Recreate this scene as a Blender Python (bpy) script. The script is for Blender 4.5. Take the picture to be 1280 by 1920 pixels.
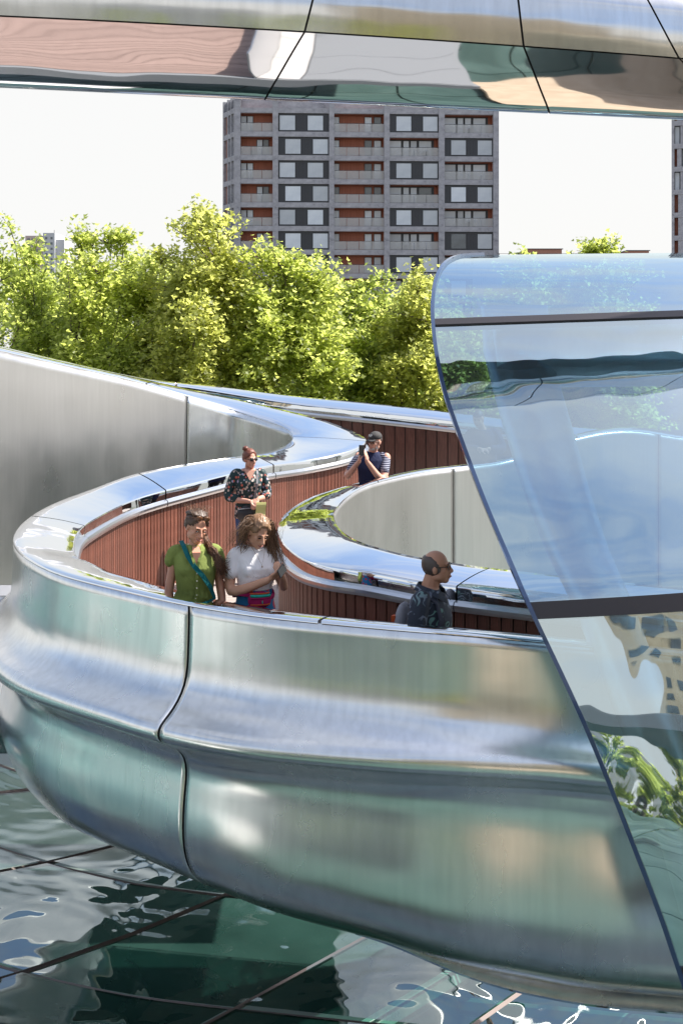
import bpy, bmesh, math, random
import numpy as np
from mathutils import Vector, Matrix
R = math.radians
for o in list(bpy.data.objects): bpy.data.objects.remove(o)
sc = bpy.context.scene
COL = sc.collection
# ------------------------------------------------------------------ camera, sky, sun, exposure
F = 2400.0; HY = 633.0; ZC = 16.0
cam = bpy.data.cameras.new('camera'); co = bpy.data.objects.new('camera', cam); COL.objects.link(co)
co.location = (0, 0, ZC); co.rotation_euler = (R(90), 0, 0)
cam.sensor_fit = 'VERTICAL'; cam.sensor_height = 36; cam.lens = F/1920*36
cam.shift_y = -(960-HY)/1920; cam.clip_end = 3000; cam.clip_start = 0.05
sc.camera = co
SUN = Vector((0.80, 0.20, 1.05)).normalized()       # towards the sun
w = bpy.data.worlds.new('World'); sc.world = w; w.use_nodes = True
nt = w.node_tree; nt.nodes.clear()
sky = nt.nodes.new('ShaderNodeTexSky'); sky.sky_type = 'NISHITA'; sky.sun_disc = False
sky.sun_elevation = math.asin(SUN.z); sky.sun_rotation = math.atan2(SUN.x, SUN.y)
sky.dust_density = 2.2; sky.air_density = 1.0; sky.ozone_density = 1.0
bg = nt.nodes.new('ShaderNodeBackground'); bg.inputs['Strength'].default_value = 0.13
out = nt.nodes.new('ShaderNodeOutputWorld')
# thin high cloud: bends the clear sky towards white in streaks, whitest near the horizon
tc = nt.nodes.new('ShaderNodeTexCoord'); mp = nt.nodes.new('ShaderNodeMapping'); mp.inputs['Scale'].default_value = (1.0, 1.0, 3.2)
nz = nt.nodes.new('ShaderNodeTexNoise'); nz.inputs['Scale'].default_value = 2.6; nz.inputs['Detail'].default_value = 7; nz.inputs['Roughness'].default_value = .58
rp = nt.nodes.new('ShaderNodeMapRange'); rp.inputs['From Min'].default_value = .39; rp.inputs['From Max'].default_value = .72; rp.inputs['To Min'].default_value = 0.0; rp.inputs['To Max'].default_value = .85
sx = nt.nodes.new('ShaderNodeSeparateXYZ'); hr = nt.nodes.new('ShaderNodeMapRange'); hr.inputs['From Min'].default_value = .19; hr.inputs['From Max'].default_value = .44; hr.inputs['To Min'].default_value = .97; hr.inputs['To Max'].default_value = .0
mx_ = nt.nodes.new('ShaderNodeMath'); mx_.operation = 'MAXIMUM'
mix = nt.nodes.new('ShaderNodeMix'); mix.data_type = 'RGBA'; mix.inputs[7].default_value = (3.85, 3.83, 3.78, 1)
L = nt.links.new
L(tc.outputs['Generated'], mp.inputs['Vector']); L(mp.outputs[0], nz.inputs['Vector']); L(nz.outputs['Fac'], rp.inputs['Value'])
L(tc.outputs['Generated'], sx.inputs[0]); L(sx.outputs['Z'], hr.inputs['Value']); L(rp.outputs[0], mx_.inputs[0]); L(hr.outputs[0], mx_.inputs[1])
L(mx_.outputs[0], mix.inputs[0]); L(sky.outputs[0], mix.inputs[6]); L(mix.outputs[2], bg.inputs[0]); L(bg.outputs[0], out.inputs[0])
sl = bpy.data.lights.new('sun', 'SUN'); sl.energy = 4.8; sl.angle = R(.53); sl.color = (1, .95, .87)
so = bpy.data.objects.new('sun', sl); COL.objects.link(so); so.rotation_euler = SUN.to_track_quat('Z', 'Y').to_euler()
so.location = (0, 0, 60)
vs = sc.view_settings; vs.view_transform = 'Standard'; vs.look = 'None'; vs.gamma = 1; vs.exposure = 0.95; vs.use_curve_mapping = False
sc.cycles.max_bounces = 10; sc.cycles.transparent_max_bounces = 16; sc.cycles.glossy_bounces = 6
sc.cycles.caustics_reflective = False; sc.cycles.caustics_refractive = False
# ------------------------------------------------------------------ helpers
def W(px, py, d): return Vector(((px-640)/F*d, d, ZC-(py-HY)/F*d))
def Wz(px, py, z): return W(px, py, -z*F/(py-HY))
def lerp(a, b, t): return a+(b-a)*t
def tag(o, label=None, cat=None, group=None, kind=None):
    if label: o['label'] = label
    if cat: o['category'] = cat
    if group: o['group'] = group
    if kind: o['kind'] = kind
    return o
def empty(name, loc=(0, 0, 0), rz=0, label=None, cat=None, group=None):
    o = bpy.data.objects.new(name, None); o.location = loc; o.rotation_euler = (0, 0, rz); COL.objects.link(o)
    o.empty_display_size = .2
    return tag(o, label, cat, group)
def link(name, me, m, parent=None, kind=None, smooth=False):
    o = bpy.data.objects.new(name, me); COL.objects.link(o)
    if m is not None and not me.materials: me.materials.append(m)
    if parent: o.parent = parent
    if kind: o['kind'] = kind
    if smooth: me.polygons.foreach_set('use_smooth', [True]*len(me.polygons))
    return o
def mesh(name, vs_, fs_): 
    me = bpy.data.meshes.new(name); me.from_pydata([tuple(v) for v in vs_], [], fs_); me.update(); return me
class MB:
    def __init__(s): s.v = []; s.f = []; s.mi = []; s.cm = 0
    def add(s, v, f):
        n = len(s.v); s.v += [tuple(p) for p in v]; s.f += [tuple(i+n for i in q) for q in f]; s.mi += [s.cm]*len(f)
    def box(s, x0, x1, y0, y1, z0, z1, M=None):
        v = [Vector((x, y, z)) for z in (z0, z1) for y in (y0, y1) for x in (x0, x1)]
        if M: v = [M @ p for p in v]
        s.add(v, [(0, 2, 3, 1), (4, 5, 7, 6), (0, 1, 5, 4), (2, 6, 7, 3), (0, 4, 6, 2), (1, 3, 7, 5)])
    def tube(s, pts, rad, n=8, cap=True, flat=None):
        pts = [Vector(p) for p in pts]
        if not hasattr(rad, '__len__'): rad = [rad]*len(pts)
        rings = []; up = None
        for i, p in enumerate(pts):
            t = (pts[min(i+1, len(pts)-1)]-pts[max(i-1, 0)])
            t = t.normalized() if t.length > 1e-9 else Vector((0, 0, 1))
            if up is None: up = Vector((0, 0, 1)) if abs(t.z) < .9 else Vector((0, 1, 0))
            a = t.cross(up); a = a.normalized() if a.length > 1e-6 else t.orthogonal().normalized(); b = a.cross(t).normalized(); up = b
            rings.append([p+(a*math.cos(2*math.pi*k/n)+b*math.sin(2*math.pi*k/n)*(flat or 1))*rad[i] for k in range(n)])
        v = [q for r in rings for q in r]; f = []
        for i in range(len(pts)-1):
            for k in range(n): f.append((i*n+k, i*n+(k+1) % n, (i+1)*n+(k+1) % n, (i+1)*n+k))
        if cap: f.append(tuple(range(n-1, -1, -1))); f.append(tuple((len(pts)-1)*n+k for k in range(n)))
        s.add(v, f)
    def ell(s, c, r, M=None, nu=14, nv=9, fn=None):
        c = Vector(c); v = []; f = []
        for j in range(nv+1):
            th = math.pi*j/nv
            for i in range(nu):
                ph = 2*math.pi*i/nu; d = Vector((math.sin(th)*math.cos(ph), math.sin(th)*math.sin(ph), math.cos(th)))
                k = fn(d) if fn else 1
                p = c+Vector((d.x*r[0], d.y*r[1], d.z*r[2]))*k
                v.append(M @ p if M else p)
        for j in range(nv):
            for i in range(nu): f.append((j*nu+i, (j+1)*nu+i, (j+1)*nu+(i+1) % nu, j*nu+(i+1) % nu))
        s.add(v, f)
    def loft(s, rings, close=True, cap=True):
        n = len(rings[0]); v = [q for r in rings for q in r]; f = []
        for i in range(len(rings)-1):
            for k in range(n if close else n-1): f.append((i*n+k, i*n+(k+1) % n, (i+1)*n+(k+1) % n, (i+1)*n+k))
        if cap and close: f.append(tuple(range(n-1, -1, -1))); f.append(tuple((len(rings)-1)*n+k for k in range(n)))
        s.add(v, f)
    def build(s, name, m, parent=None, kind=None, smooth=False):
        me = mesh(name, s.v, s.f)
        if isinstance(m, (list, tuple)):
            for q in m: me.materials.append(q)
            me.polygons.foreach_set('material_index', s.mi); m = None
            o = bpy.data.objects.new(name, me); COL.objects.link(o)
            if parent: o.parent = parent
            if kind: o['kind'] = kind
            if smooth: me.polygons.foreach_set('use_smooth', [True]*len(me.polygons))
        else: o = link(name, me, m, parent, kind, smooth)
        bm = bmesh.new(); bm.from_mesh(me); bmesh.ops.remove_doubles(bm, verts=bm.verts, dist=1e-6); bmesh.ops.recalc_face_normals(bm, faces=bm.faces); bm.to_mesh(me); bm.free()
        return o
def crom(P, t):
    n = len(P)-1; t = max(0, min(n-1e-6, t)); i = int(t); u = t-i
    g = lambda k: P[max(0, min(n, k))]
    p0, p1, p2, p3 = g(i-1), g(i), g(i+1), g(i+2)
    return .5*((2*p1)+(p2-p0)*u+(2*p0-5*p1+4*p2-p3)*u*u+(3*p1-p0-3*p2+p3)*u*u*u)
def shell_mesh(name, grid, m, parent, thick=0.0, kind=None):
    """smooth sheet from a grid of points; optionally given thickness"""
    nu, nv = len(grid), len(grid[0]); v = [p for r in grid for p in r]
    f = [(i*nv+j, (i+1)*nv+j, (i+1)*nv+j+1, i*nv+j+1) for i in range(nu-1) for j in range(nv-1)]
    me = mesh(name, v, f); o = link(name, me, m, parent, kind, True)
    if thick:
        md = o.modifiers.new('s', 'SOLIDIFY'); md.thickness = thick; md.offset = -1; md.use_even_offset = False
    return o
# ------------------------------------------------------------------ materials
def mat(name, base=(.5, .5, .5), rough=.5, metal=0, spec=.5, trans=0, **k):
    m = bpy.data.materials.new(name); m.use_nodes = True; p = m.node_tree.nodes['Principled BSDF']
    p.inputs['Base Color'].default_value = (*base, 1); p.inputs['Roughness'].default_value = rough
    p.inputs['Metallic'].default_value = metal; p.inputs['Specular IOR Level'].default_value = spec
    p.inputs['Transmission Weight'].default_value = trans
    for a, b in k.items(): p.inputs[a.replace('_', ' ')].default_value = b
    return m
def nodes(m): return m.node_tree.nodes, m.node_tree.links.new, m.node_tree.nodes['Principled BSDF']
def coords(m, scale=(1, 1, 1), obj=True):
    N, K, P = nodes(m); t = N.new('ShaderNodeTexCoord'); mp = N.new('ShaderNodeMapping'); mp.inputs['Scale'].default_value = scale
    K(t.outputs['Object'], mp.inputs['Vector']); return mp.outputs[0]
def noise(m, scale, detail=4, sc_=(1, 1, 1), rough=.55, dist=0):
    N, K, P = nodes(m); n = N.new('ShaderNodeTexNoise'); n.inputs['Scale'].default_value = scale; n.inputs['Detail'].default_value = detail
    n.inputs['Roughness'].default_value = rough; n.inputs['Distortion'].default_value = dist; K(coords(m, sc_), n.inputs['Vector']); return n.outputs['Fac']
def ramp(m, fac, stops, inp='Base Color'):
    N, K, P = nodes(m); r = N.new('ShaderNodeValToRGB'); e = r.color_ramp.elements
    while len(e) < len(stops): e.new(.5)
    for q, (a, c) in zip(e, stops): q.position = a; q.color = (*c, 1) if hasattr(c, '__len__') else (c, c, c, 1)
    K(fac, r.inputs[0])
    if inp: K(r.outputs[0], P.inputs[inp])
    return r.outputs[0]
def bump(m, fac, strength=.3, dist=.01, target=None):
    N, K, P = nodes(m); b = N.new('ShaderNodeBump'); b.inputs['Strength'].default_value = strength; b.inputs['Distance'].default_value = dist
    K(fac, b.inputs['Height'])
    prev = P.inputs['Normal'].links
    if prev: K(prev[0].from_socket, b.inputs['Normal'])
    K(b.outputs[0], P.inputs['Normal']); return b
def objrand(m, amt=.25):
    """per-object value jitter multiplied into the base colour"""
    N, K, P = nodes(m); oi = N.new('ShaderNodeObjectInfo'); mr = N.new('ShaderNodeMapRange'); mr.inputs['To Min'].default_value = 1-amt; mr.inputs['To Max'].default_value = 1+amt
    K(oi.outputs['Random'], mr.inputs[0]); mx = N.new('ShaderNodeMix'); mx.data_type = 'RGBA'; mx.blend_type = 'MULTIPLY'; mx.inputs[0].default_value = 1
    l = P.inputs['Base Color'].links
    if l: K(l[0].from_socket, mx.inputs[6])
    else: mx.inputs[6].default_value = P.inputs['Base Color'].default_value
    K(mr.outputs[0], mx.inputs[7]); K(mx.outputs[2], P.inputs['Base Color'])
M = {}
# mirror steel: almost flat, faint rolling waves
m = M['mirror'] = mat('mirror_steel', (.80, .83, .86), .025, 1)
bump(m, noise(m, .9, 3), .35, .03); bump(m, noise(m, 60, 3), .02, .002)
# mirror steel of the ring overhead: stronger oil-canning
m = M['mirror_wavy'] = mat('wavy_mirror_steel', (.68, .68, .69), .03, 1)
bump(m, noise(m, .8, 1.5, (1, 1, 1.5), .35, .2), .42, .05)
# satin steel outside: brushed, roughness drifting, faint rain streaks
def satin(name, base, r0, r1, wave=.3, st=.88):
    m = mat(name, base, .3, 1)
    ramp(m, noise(m, 1.3, 5, (1, 1, .6)), [(.3, (r0,)*3), (.7, (r1,)*3)], 'Roughness')
    c1 = ramp(m, noise(m, 3.0, 6, (6, 6, .35)), [(.25, tuple(b*st for b in base)), (.6, base), (.85, tuple(min(1, b*1.06) for b in base))])
    bump(m, noise(m, .55, 3, (1, 1, 1.3)), wave, .06)
    bump(m, noise(m, 40, 3, (9, 9, .25)), .025, .002)
    return m
M['satin'] = satin('satin_steel_outer', (.80, .81, .80), .19, .31, .4)
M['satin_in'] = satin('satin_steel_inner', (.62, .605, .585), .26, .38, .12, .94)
M['satin_top'] = satin('satin_steel_ring', (.72, .72, .71), .10, .2, .5)
M['brushed'] = mat('brushed_rail_steel', (.62, .63, .66), .28, 1)
M['joint'] = mat('black_joint_gasket', (.012, .012, .012), .6)
M['trim'] = mat('dark_glazing_trim', (.045, .04, .045), .35, .3)
M['edge'] = mat('polished_glass_edge', (.05, .08, .16), .1, .2)
m = M['wood'] = mat('reddish_hardwood', (.2, .08, .05), .48)
ramp(m, noise(m, 14, 5, (8, 8, .6)), [(.25, (.085, .028, .017)), (.55, (.16, .056, .036)), (.8, (.23, .09, .06))])
bump(m, noise(m, 60, 3, (6, 6, .3)), .25, .003); objrand(m, .22)
m = M['wood_dark'] = mat('dark_varnished_boards', (.08, .035, .028), .24, 0, .6)
ramp(m, noise(m, 10, 4, (6, 6, .5)), [(.3, (.055, .022, .017)), (.75, (.115, .048, .036))]); objrand(m, .15)
m = M['deck'] = mat('weathered_deck_boards', (.42, .33, .3), .6)
ramp(m, noise(m, 8, 5, (.6, 8, 8)), [(.3, (.36, .30, .27)), (.7, (.5, .43, .39))]); objrand(m, .1)
m = M['deck_pink'] = mat('pinkish_terrace_boards', (.34, .23, .19), .6)
ramp(m, noise(m, 6, 5, (.6, 8, 8)), [(.3, (.27, .185, .155)), (.7, (.38, .27, .23))]); objrand(m, .08)
m = M['concrete'] = mat('stained_concrete', (.3, .29, .3), .85)
ramp(m, noise(m, .8, 10, (1, 1, 1.6), .78), [(.33, (.17, .165, .185)), (.47, (.36, .355, .38)), (.66, (.47, .46, .485))]); bump(m, noise(m, 3, 5), .3, .02)
m = M['panel'] = mat('anthracite_facade_panel', (.035, .038, .045), .45)
m = M['terra'] = mat('terracotta_cladding', (.32, .085, .04), .6); ramp(m, noise(m, 1.5, 4, (6, 6, .2)), [(.3, (.29, .085, .045)), (.7, (.42, .135, .075))])
def pane_mat(name, c0, c1):
    m = mat(name, c0, .08, 0, .8); ramp(m, noise(m, .35, 4), [(.3, c0), (.7, c1)]); objrand(m, .22); return m
M['pane'] = pane_mat('curtain_sky_window_glass', (.44, .49, .55), (.66, .70, .74))  # pale base mixes curtains with a painted sky reflection
M['pane_dark'] = pane_mat('dark_window_glass', (.05, .06, .07), (.16, .19, .21))
def thin_glass(name, tint, refl, rough=.02, wave=None, power=1.0):
    m = bpy.data.materials.new(name); m.use_nodes = True; N = m.node_tree.nodes; K = m.node_tree.links.new; N.clear()
    o = N.new('ShaderNodeOutputMaterial'); t = N.new('ShaderNodeBsdfTransparent'); t.inputs[0].default_value = (*tint, 1)
    g = N.new('ShaderNodeBsdfGlossy'); g.inputs['Roughness'].default_value = rough; g.inputs[0].default_value = (.84, .96, 1, 1)
    lw = N.new('ShaderNodeLayerWeight'); lw.inputs[0].default_value = .35
    mr = N.new('ShaderNodeMapRange'); mr.inputs['To Min'].default_value = refl; mr.inputs['To Max'].default_value = min(1, refl+.6)
    K(lw.outputs['Fresnel'], mr.inputs[0]); mx = N.new('ShaderNodeMixShader'); K(mr.outputs[0], mx.inputs[0]); K(t.outputs[0], mx.inputs[1]); K(g.outputs[0], mx.inputs[2]); K(mx.outputs[0], o.inputs[0])
    if wave:
        tc = N.new('ShaderNodeTexCoord'); mp = N.new('ShaderNodeMapping'); mp.inputs['Scale'].default_value = wave[2]
        n = N.new('ShaderNodeTexNoise'); n.inputs['Scale'].default_value = wave[0]; n.inputs['Detail'].default_value = 3; n.inputs['Distortion'].default_value = .4
        b = N.new('ShaderNodeBump'); b.inputs['Strength'].default_value = 1; b.inputs['Distance'].default_value = wave[1]
        K(tc.outputs['Object'], mp.inputs[0]); K(mp.outputs[0], n.inputs['Vector']); K(n.outputs['Fac'], b.inputs['Height']); K(b.outputs[0], g.inputs['Normal']); K(b.outputs[0], lw.inputs['Normal'])
    return m
M['canopy_glass'] = thin_glass('blue_tinted_curved_glass', (.20, .40, .52), .56, .02, (.45, .05, (1, 1, 1)))
M['roof_glass'] = thin_glass('teal_roof_glass', (.12, .26, .235), .17, .015, (.62, .11, (1, 1, 1)))
M['balustrade'] = thin_glass('balcony_glass', (.75, .78, .78), .06, .05)
m = M['milky'] = mat('frosted_balcony_glass', (.56, .56, .55), .15, 0, .6, Alpha=.45)
M['leafbase'] = None
# ------------------------------------------------------------------ the ribbon walkway
def ribbon(A, B, n):
    k = len(A)-1; return [crom(A, k*i/n) for i in range(n+1)], [crom(B, k*i/n) for i in range(n+1)]
def outv(a, b):
    v = Vector((a.x-b.x, a.y-b.y, 0)); return v.normalized() if v.length > 1e-6 else Vector((0, -1, 0))
def seg_bounds(n, seams):
    s = sorted(seams); e = [0]+s+[n]; return [(e[i], e[i+1]) for i in range(len(e)-1)]
FLOOR = ZC-2.92
def parapet(root, A, B, n, prof, seams_c, seams_s, wood, shell, floor_z, coping_mat, rail=.05, fascia=.11, woodmat=None, bw=.07, shellmat=None, pf=None):
    """A: void side edge, B: walkway side edge. prof(u)->[(outward, down)]. wood/shell: station ranges"""
    a, b = ribbon(A, B, n); k = len(A)-1
    SA = lambda u: crom(A, k*u/n); SB = lambda u: crom(B, k*u/n)
    g = .06
    # coping panels, a slim rounded sheet 12 mm thick
    for (u0, u1) in seg_bounds(n, seams_c):
        q0 = u0+(g if u0 else 0); q1 = u1-(g if u1 != n else 0); st = max(3, int((u1-u0)*1.5))
        grid = []
        for i in range(st+1):
            u = lerp(q0, q1, i/st); pa, pb = SA(u), SB(u); o = outv(pa, pb)
            row = [pa+o*.012+Vector((0, 0, -.02)), pa+o*.010+Vector((0, 0, -.006)), pa]
            for j in range(1, 6): row.append(pa.lerp(pb, j/6)+Vector((0, 0, .012*math.sin(math.pi*j/6))))
            row += [pb, pb-o*.010+Vector((0, 0, -.006)), pb-o*.014+Vector((0, 0, -.02)), pb-o*.014+Vector((0, 0, -fascia))]
            grid.append(row)
        shell_mesh('coping_panel', grid, coping_mat, root)
    # brushed handrail strip under the fascia
    wu0, wu1 = wood
    for (u0, u1) in seg_bounds(n, seams_c):
        u0, u1 = max(u0, wu0), min(u1, wu1)
        if u1-u0 < .5: continue
        st = max(3, int((u1-u0)*1.5)); rings = []
        for i in range(st+1):
            u = lerp(u0+g*.6, u1-g*.6, i/st); pb = SB(u); o = outv(SA(u), pb); c = pb+Vector((0, 0, -fascia))
            P = [(-.01, 0), (-.05, -.012), (-.062, -.035), (-.062, -.06), (-.045, -.085), (.0, -.09)]
            rings.append([c+o*x+Vector((0, 0, z)) for x, z in P])
        mb = MB(); mb.loft(rings); mb.build('handrail', M['brushed'], root, smooth=False)
    # boards: walk the wall line by arc length
    pts = []; N_ = 600
    for i in range(N_+1):
        u = lerp(wu0, wu1, i/N_); pb = SB(u); o = outv(SA(u), pb); pts.append((pb+o*.02, o))
    acc = 0; start = 0; mb_back = []
    i = 0; boards = []
    while i < N_:
        j = i; d = 0
        while j < N_ and d < bw:
            d += (Vector((pts[j+1][0].x-pts[j][0].x, pts[j+1][0].y-pts[j][0].y, 0))).length; j += 1
        if d < bw*.5: break
        boards.append((i, j)); i = j
    for q, (i, j) in enumerate(boards):
        p0, o0 = pts[i]; p1, o1 = pts[j]; t = Vector((p1.x-p0.x, p1.y-p0.y, 0)).normalized(); gg = min(.0075, bw*.06)
        o = (o0+o1).normalized(); a0 = p0+t*gg; a1 = p1-t*gg; fl = floor_z
        zt0 = p0.z-fascia-.085; zt1 = p1.z-fascia-.085
        c = t*.004; fr = -o*.02; mid = (a0+a1)/2; mz = Vector((mid.x, mid.y, fl))
        prof_ = [(a0, zt0, 0), (a0+fr*.7, zt0, 0), (a0+fr+c, zt0, 0), (a1+fr-c, zt1, 0), (a1+fr*.7, zt1, 0), (a1, zt1, 0)]
        org = Vector((mid.x, mid.y, fl))
        top = [Vector((p.x, p.y, z))-org for p, z, _ in prof_]; bot = [Vector((p.x, p.y, fl))-org for p, z, _ in prof_]
        mb = MB(); mb.loft([bot, top]); ob = mb.build('board', woodmat, root); ob.location = org
    # dark backing behind boards
    grid = []
    for i in range(0, N_+1, 6):
        p, o = pts[i]; grid.append([Vector((p.x, p.y, p.z-fascia-.06))+o*.006, Vector((p.x, p.y, floor_z))+o*.006])
    me = shell_mesh('board_backing', grid, M['joint'], root)
    # steel skin
    def skin(u, inset=0):
        pa, pb = SA(u), SB(u); o = outv(pa, pb)
        return [pa+o*(x+.010-inset)+Vector((0, 0, -.022-h)) for x, h in pf(u)]
    s0, s1 = shell
    gs = .0
    ss = [s for s in seams_s if s0 < s < s1]; e = [s0]+sorted(ss)+[s1]
    for q in range(len(e)-1):
        u0, u1 = e[q], e[q+1]; st = max(6, int((u1-u0)*2)); 
        # joint width of 14 mm in stations
        def wid(u): return .011/max(1e-3, (SA(min(n, u+.1))-SA(max(0, u-.1))).length/.2)
        q0 = u0+(wid(u0) if q else 0); q1 = u1-(wid(u1) if q < len(e)-2 else 0)
        grid = []
        for i in range(st+1):
            row = skin(lerp(q0, q1, i/st))
            grid.append(row)
        ob = shell_mesh('steel_panel', grid, shellmat(u0) if callable(shellmat) else shellmat, root, 0)
        md = ob.modifiers.new('sub', 'SUBSURF'); md.levels = 1; md.render_levels = 1; md.boundary_smooth = 'PRESERVE_CORNERS'
        md = ob.modifiers.new('s', 'SOLIDIFY'); md.thickness = .012; md.offset = -1
    for s in ss:
        ww = .3
        grid = [skin(lerp(s-ww, s+ww, i/6), .02) for i in range(7)]
        shell_mesh('joint_gasket', grid, M['joint'], root)
    return SA, SB

# ---- parapet one: foreground bowl, left turn, back arm, hairpin, rising far arm
A1 = [(1700,1290,-2.2,0),(1400,1240,-2.1,0),(1150,1212,-2.0,0),(1000,1197,-1.95,0),(850,1184,-1.9,0),(700,1172,-1.87,0),(500,1152,-1.83,0),(356,1130,-1.81,0),(250,1107,-1.795,0),(160,1086,-1.78,0),(100,1068,-1.77,0),
      (58,1047,-1.76,0),(34,1027,-1.75,0),(28,1004,-1.73,0),(50,975,-1.72,0),(100,945,-1.71,0),(180,915,-1.70,0),(250,890,0,15.4),(340,872,0,16.2),(450,855,0,17.5),(505,846,0,18.8),(538,834,0,19.6),(550,819,0,20.2),(538,802,0,20.6),
      (500,787,0,20.9),(430,765,0,21.0),(345,739,0,20.5),(250,712,0,19.7),(140,687,0,18.6),(0,655,0,17.2),(-160,615,0,15.4),(-340,560,0,13.6)]
A1 = [Wz(x,y,z) if z else W(x,y,d) for x,y,z,d in A1]
B1s = {13:(138,1016,-1.83,0),14:(150,990,-1.83,0),15:(182,968,-1.82,0),16:(240,940,-1.82,0),17:(300,921,0,14.9),18:(390,898,0,15.9),19:(490,874,0,17.2),20:(570,863,0,18.5),21:(650,846,0,19.3),22:(684,827,0,20.1),23:(668,812,0,20.8),
       24:(600,786,0,21.4),25:(500,761,0,21.8),26:(390,737,0,21.5),27:(270,711,0,20.6),28:(150,686,0,19.4),29:(5,652,0,18.0),30:(-160,611,0,16.1),31:(-350,556,0,14.3),12:(141,1041,-1.84,0)}
B1 = []
for i, a in enumerate(A1):
    if i in B1s: x,y,z,d = B1s[i]; B1.append(Wz(x,y,z) if z else W(x,y,d))
    else:
        t = A1[min(i+1,len(A1)-1)]-A1[max(i-1,0)]; nn = Vector((t.y, -t.x, 0)).normalized()
        if nn.y < 0: nn = -nn
        B1.append(a+nn*.46+Vector((0,0,-.075 if i < 9 else -.06)))
NS = 124   # 4 stations per control point
def sm(x): x = max(0, min(1, x)); return x*x*(3-2*x)
def pf1(u):
    c = u/4.0                       # control index
    f = 1-sm((c-15.2)/2.0)          # front profile fades out in the hairpin
    far = sm((c-23)/3.0)
    right = 1-sm((c-2)/5.5)         # towards the right the ridge is gentler and the body taller
    rg = lerp(1.0, .48, right); hs = lerp(1.03, 1.20, right); lb = sm((c-8)/3.5)
    P = [(0,0),(0,.14),(.008,.28),(.014,.42),(.045,.53),(.115,.62),(.21,.69),(.30,.735),(.325,.785),(.318,.83),(.275,.868),(.205,.90),(.13,.94),(.065,.99),(.030,1.06),(.028,1.15),(.050,1.26),(.065,1.39),(.065,1.52),(.04,1.65),(-.02,1.77),(-.12,1.875),(-.28,1.955),(-.50,2.0),(-.76,2.01)]
    Q = []
    for i, (o, h) in enumerate(P):
        if i <= 12: o2 = o*rg
        else: o2 = o*lerp(1, .9, right)+lb*.07*math.exp(-((h-1.3)/.3)**2)
        h2 = h*lerp(lerp(1, .97, right), hs, sm((h-.75)/.9))*lerp(1, 1.02, lb)
        o3 = .02*math.sin(h*2.2)*far; h3 = h*1.7
        Q.append((lerp(o3, o2, f), lerp(h3 if far > 0 else h*1.1, h2, f)))
    return Q
bowl = empty('curved_walkway_parapet', A1[7], label='long looping satin steel parapet in front, lined inside with reddish wooden boards', cat='parapet')
def reparent(root):
    for ch in root.children:
        ch.location = Vector(ch.location)-root.location
n0 = len(COL.objects)
SA1, SB1 = parapet(bowl, A1, B1, NS, None, [22, 57, 68.5, 77.0, 88, 107], [28, 103.7], (44, 91), (0, NS), FLOOR-.03, M['mirror'], woodmat=M['wood'], bw=.062,
        shellmat=lambda u: M['satin'] if u < 60 else M['satin_in'], pf=pf1)
reparent(bowl)
# ---- parapet two: hairpin on the right
A2 = [(1500,840,21),(1300,822,20.2),(1180,806,19.6),(1080,820,19.0),(960,860,18.2),(879,873,17.5),(797,883,16.8),(734,895,15.9),(684,909,15.0),(650,929,14.2),(629,953,13.4),(625,969,12.5),(636,991,11.7),(664,1011,11.05),(706,1026,10.7),(770,1042,10.5),
      (865,1058,10.38),(956,1069,10.28),(1100,1085,10.23),(1300,1105,10.18),(1550,1130,9.95)]
A2 = [W(*p) for p in A2]
B2 = [(1500,836,21.6),(1300,816,20.8),(1180,800,20.2),(1080,814,19.6),(960,857,18.7),(875,870,17.9),(785,880,17.1),(710,896,16.1),(640,913,15.1),(582,933,14.2),(540,959,13.15),(523,985,12.25),(531,1014,11.5),(566,1044,10.8),(618,1060,10.38),(695,1071,10.12),
      (797,1090,9.98),(900,1103,9.86),(1060,1122,9.8),(1280,1150,9.75),(1530,1180,9.7)]
B2 = [W(*p) for p in B2]
def pf2(u):
    return [(.0, h*1.0) for h in (0, .1, .25, .5, .8, 1.1, 1.4, 1.8, 2.3, 3.2)]
hair = empty('hairpin_parapet', A2[11], label='hairpin steel parapet on the right with wide mirror coping over dark red boards', cat='parapet')
SA2, SB2 = parapet(hair, A2, B2, 80, None, [12, 30, 66.5], [21.4, 6], (18, 78), (0, 80), ZC-3.35, M['mirror'], woodmat=M['wood'], bw=.085, shellmat=M['satin_in'], pf=pf2)
reparent(hair)
# ---- parapet three: far outer wall, dark boards
A3 = [(1150,806,24.4),(1000,793,24.6),(852,774,24.8),(700,757,25.2),(550,742,25.4),(400,723,25.2),(260,707,24.6),(100,672,23.5),(-100,625,22)]
B3 = [(1150,822,23.9),(1000,807,24.1),(854,789,24.3),(700,772,24.6),(550,756,24.8),(400,732,24.6),(260,710,24.1),(100,675,23.0),(-100,628,21.5)]
A3 = [W(*p) for p in A3]; B3 = [W(*p) for p in B3]
far = empty('outer_walkway_parapet', A3[3], label='far straight steel parapet before the trees with dark varnished boards', cat='parapet')
parapet(far, A3, B3, 32, None, [8, 22], [16], (0, 20), (0, 32), FLOOR-.1, M['mirror'], woodmat=M['wood_dark'], bw=.198, shellmat=M['satin_in'], pf=pf2, fascia=.14)
reparent(far)
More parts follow.
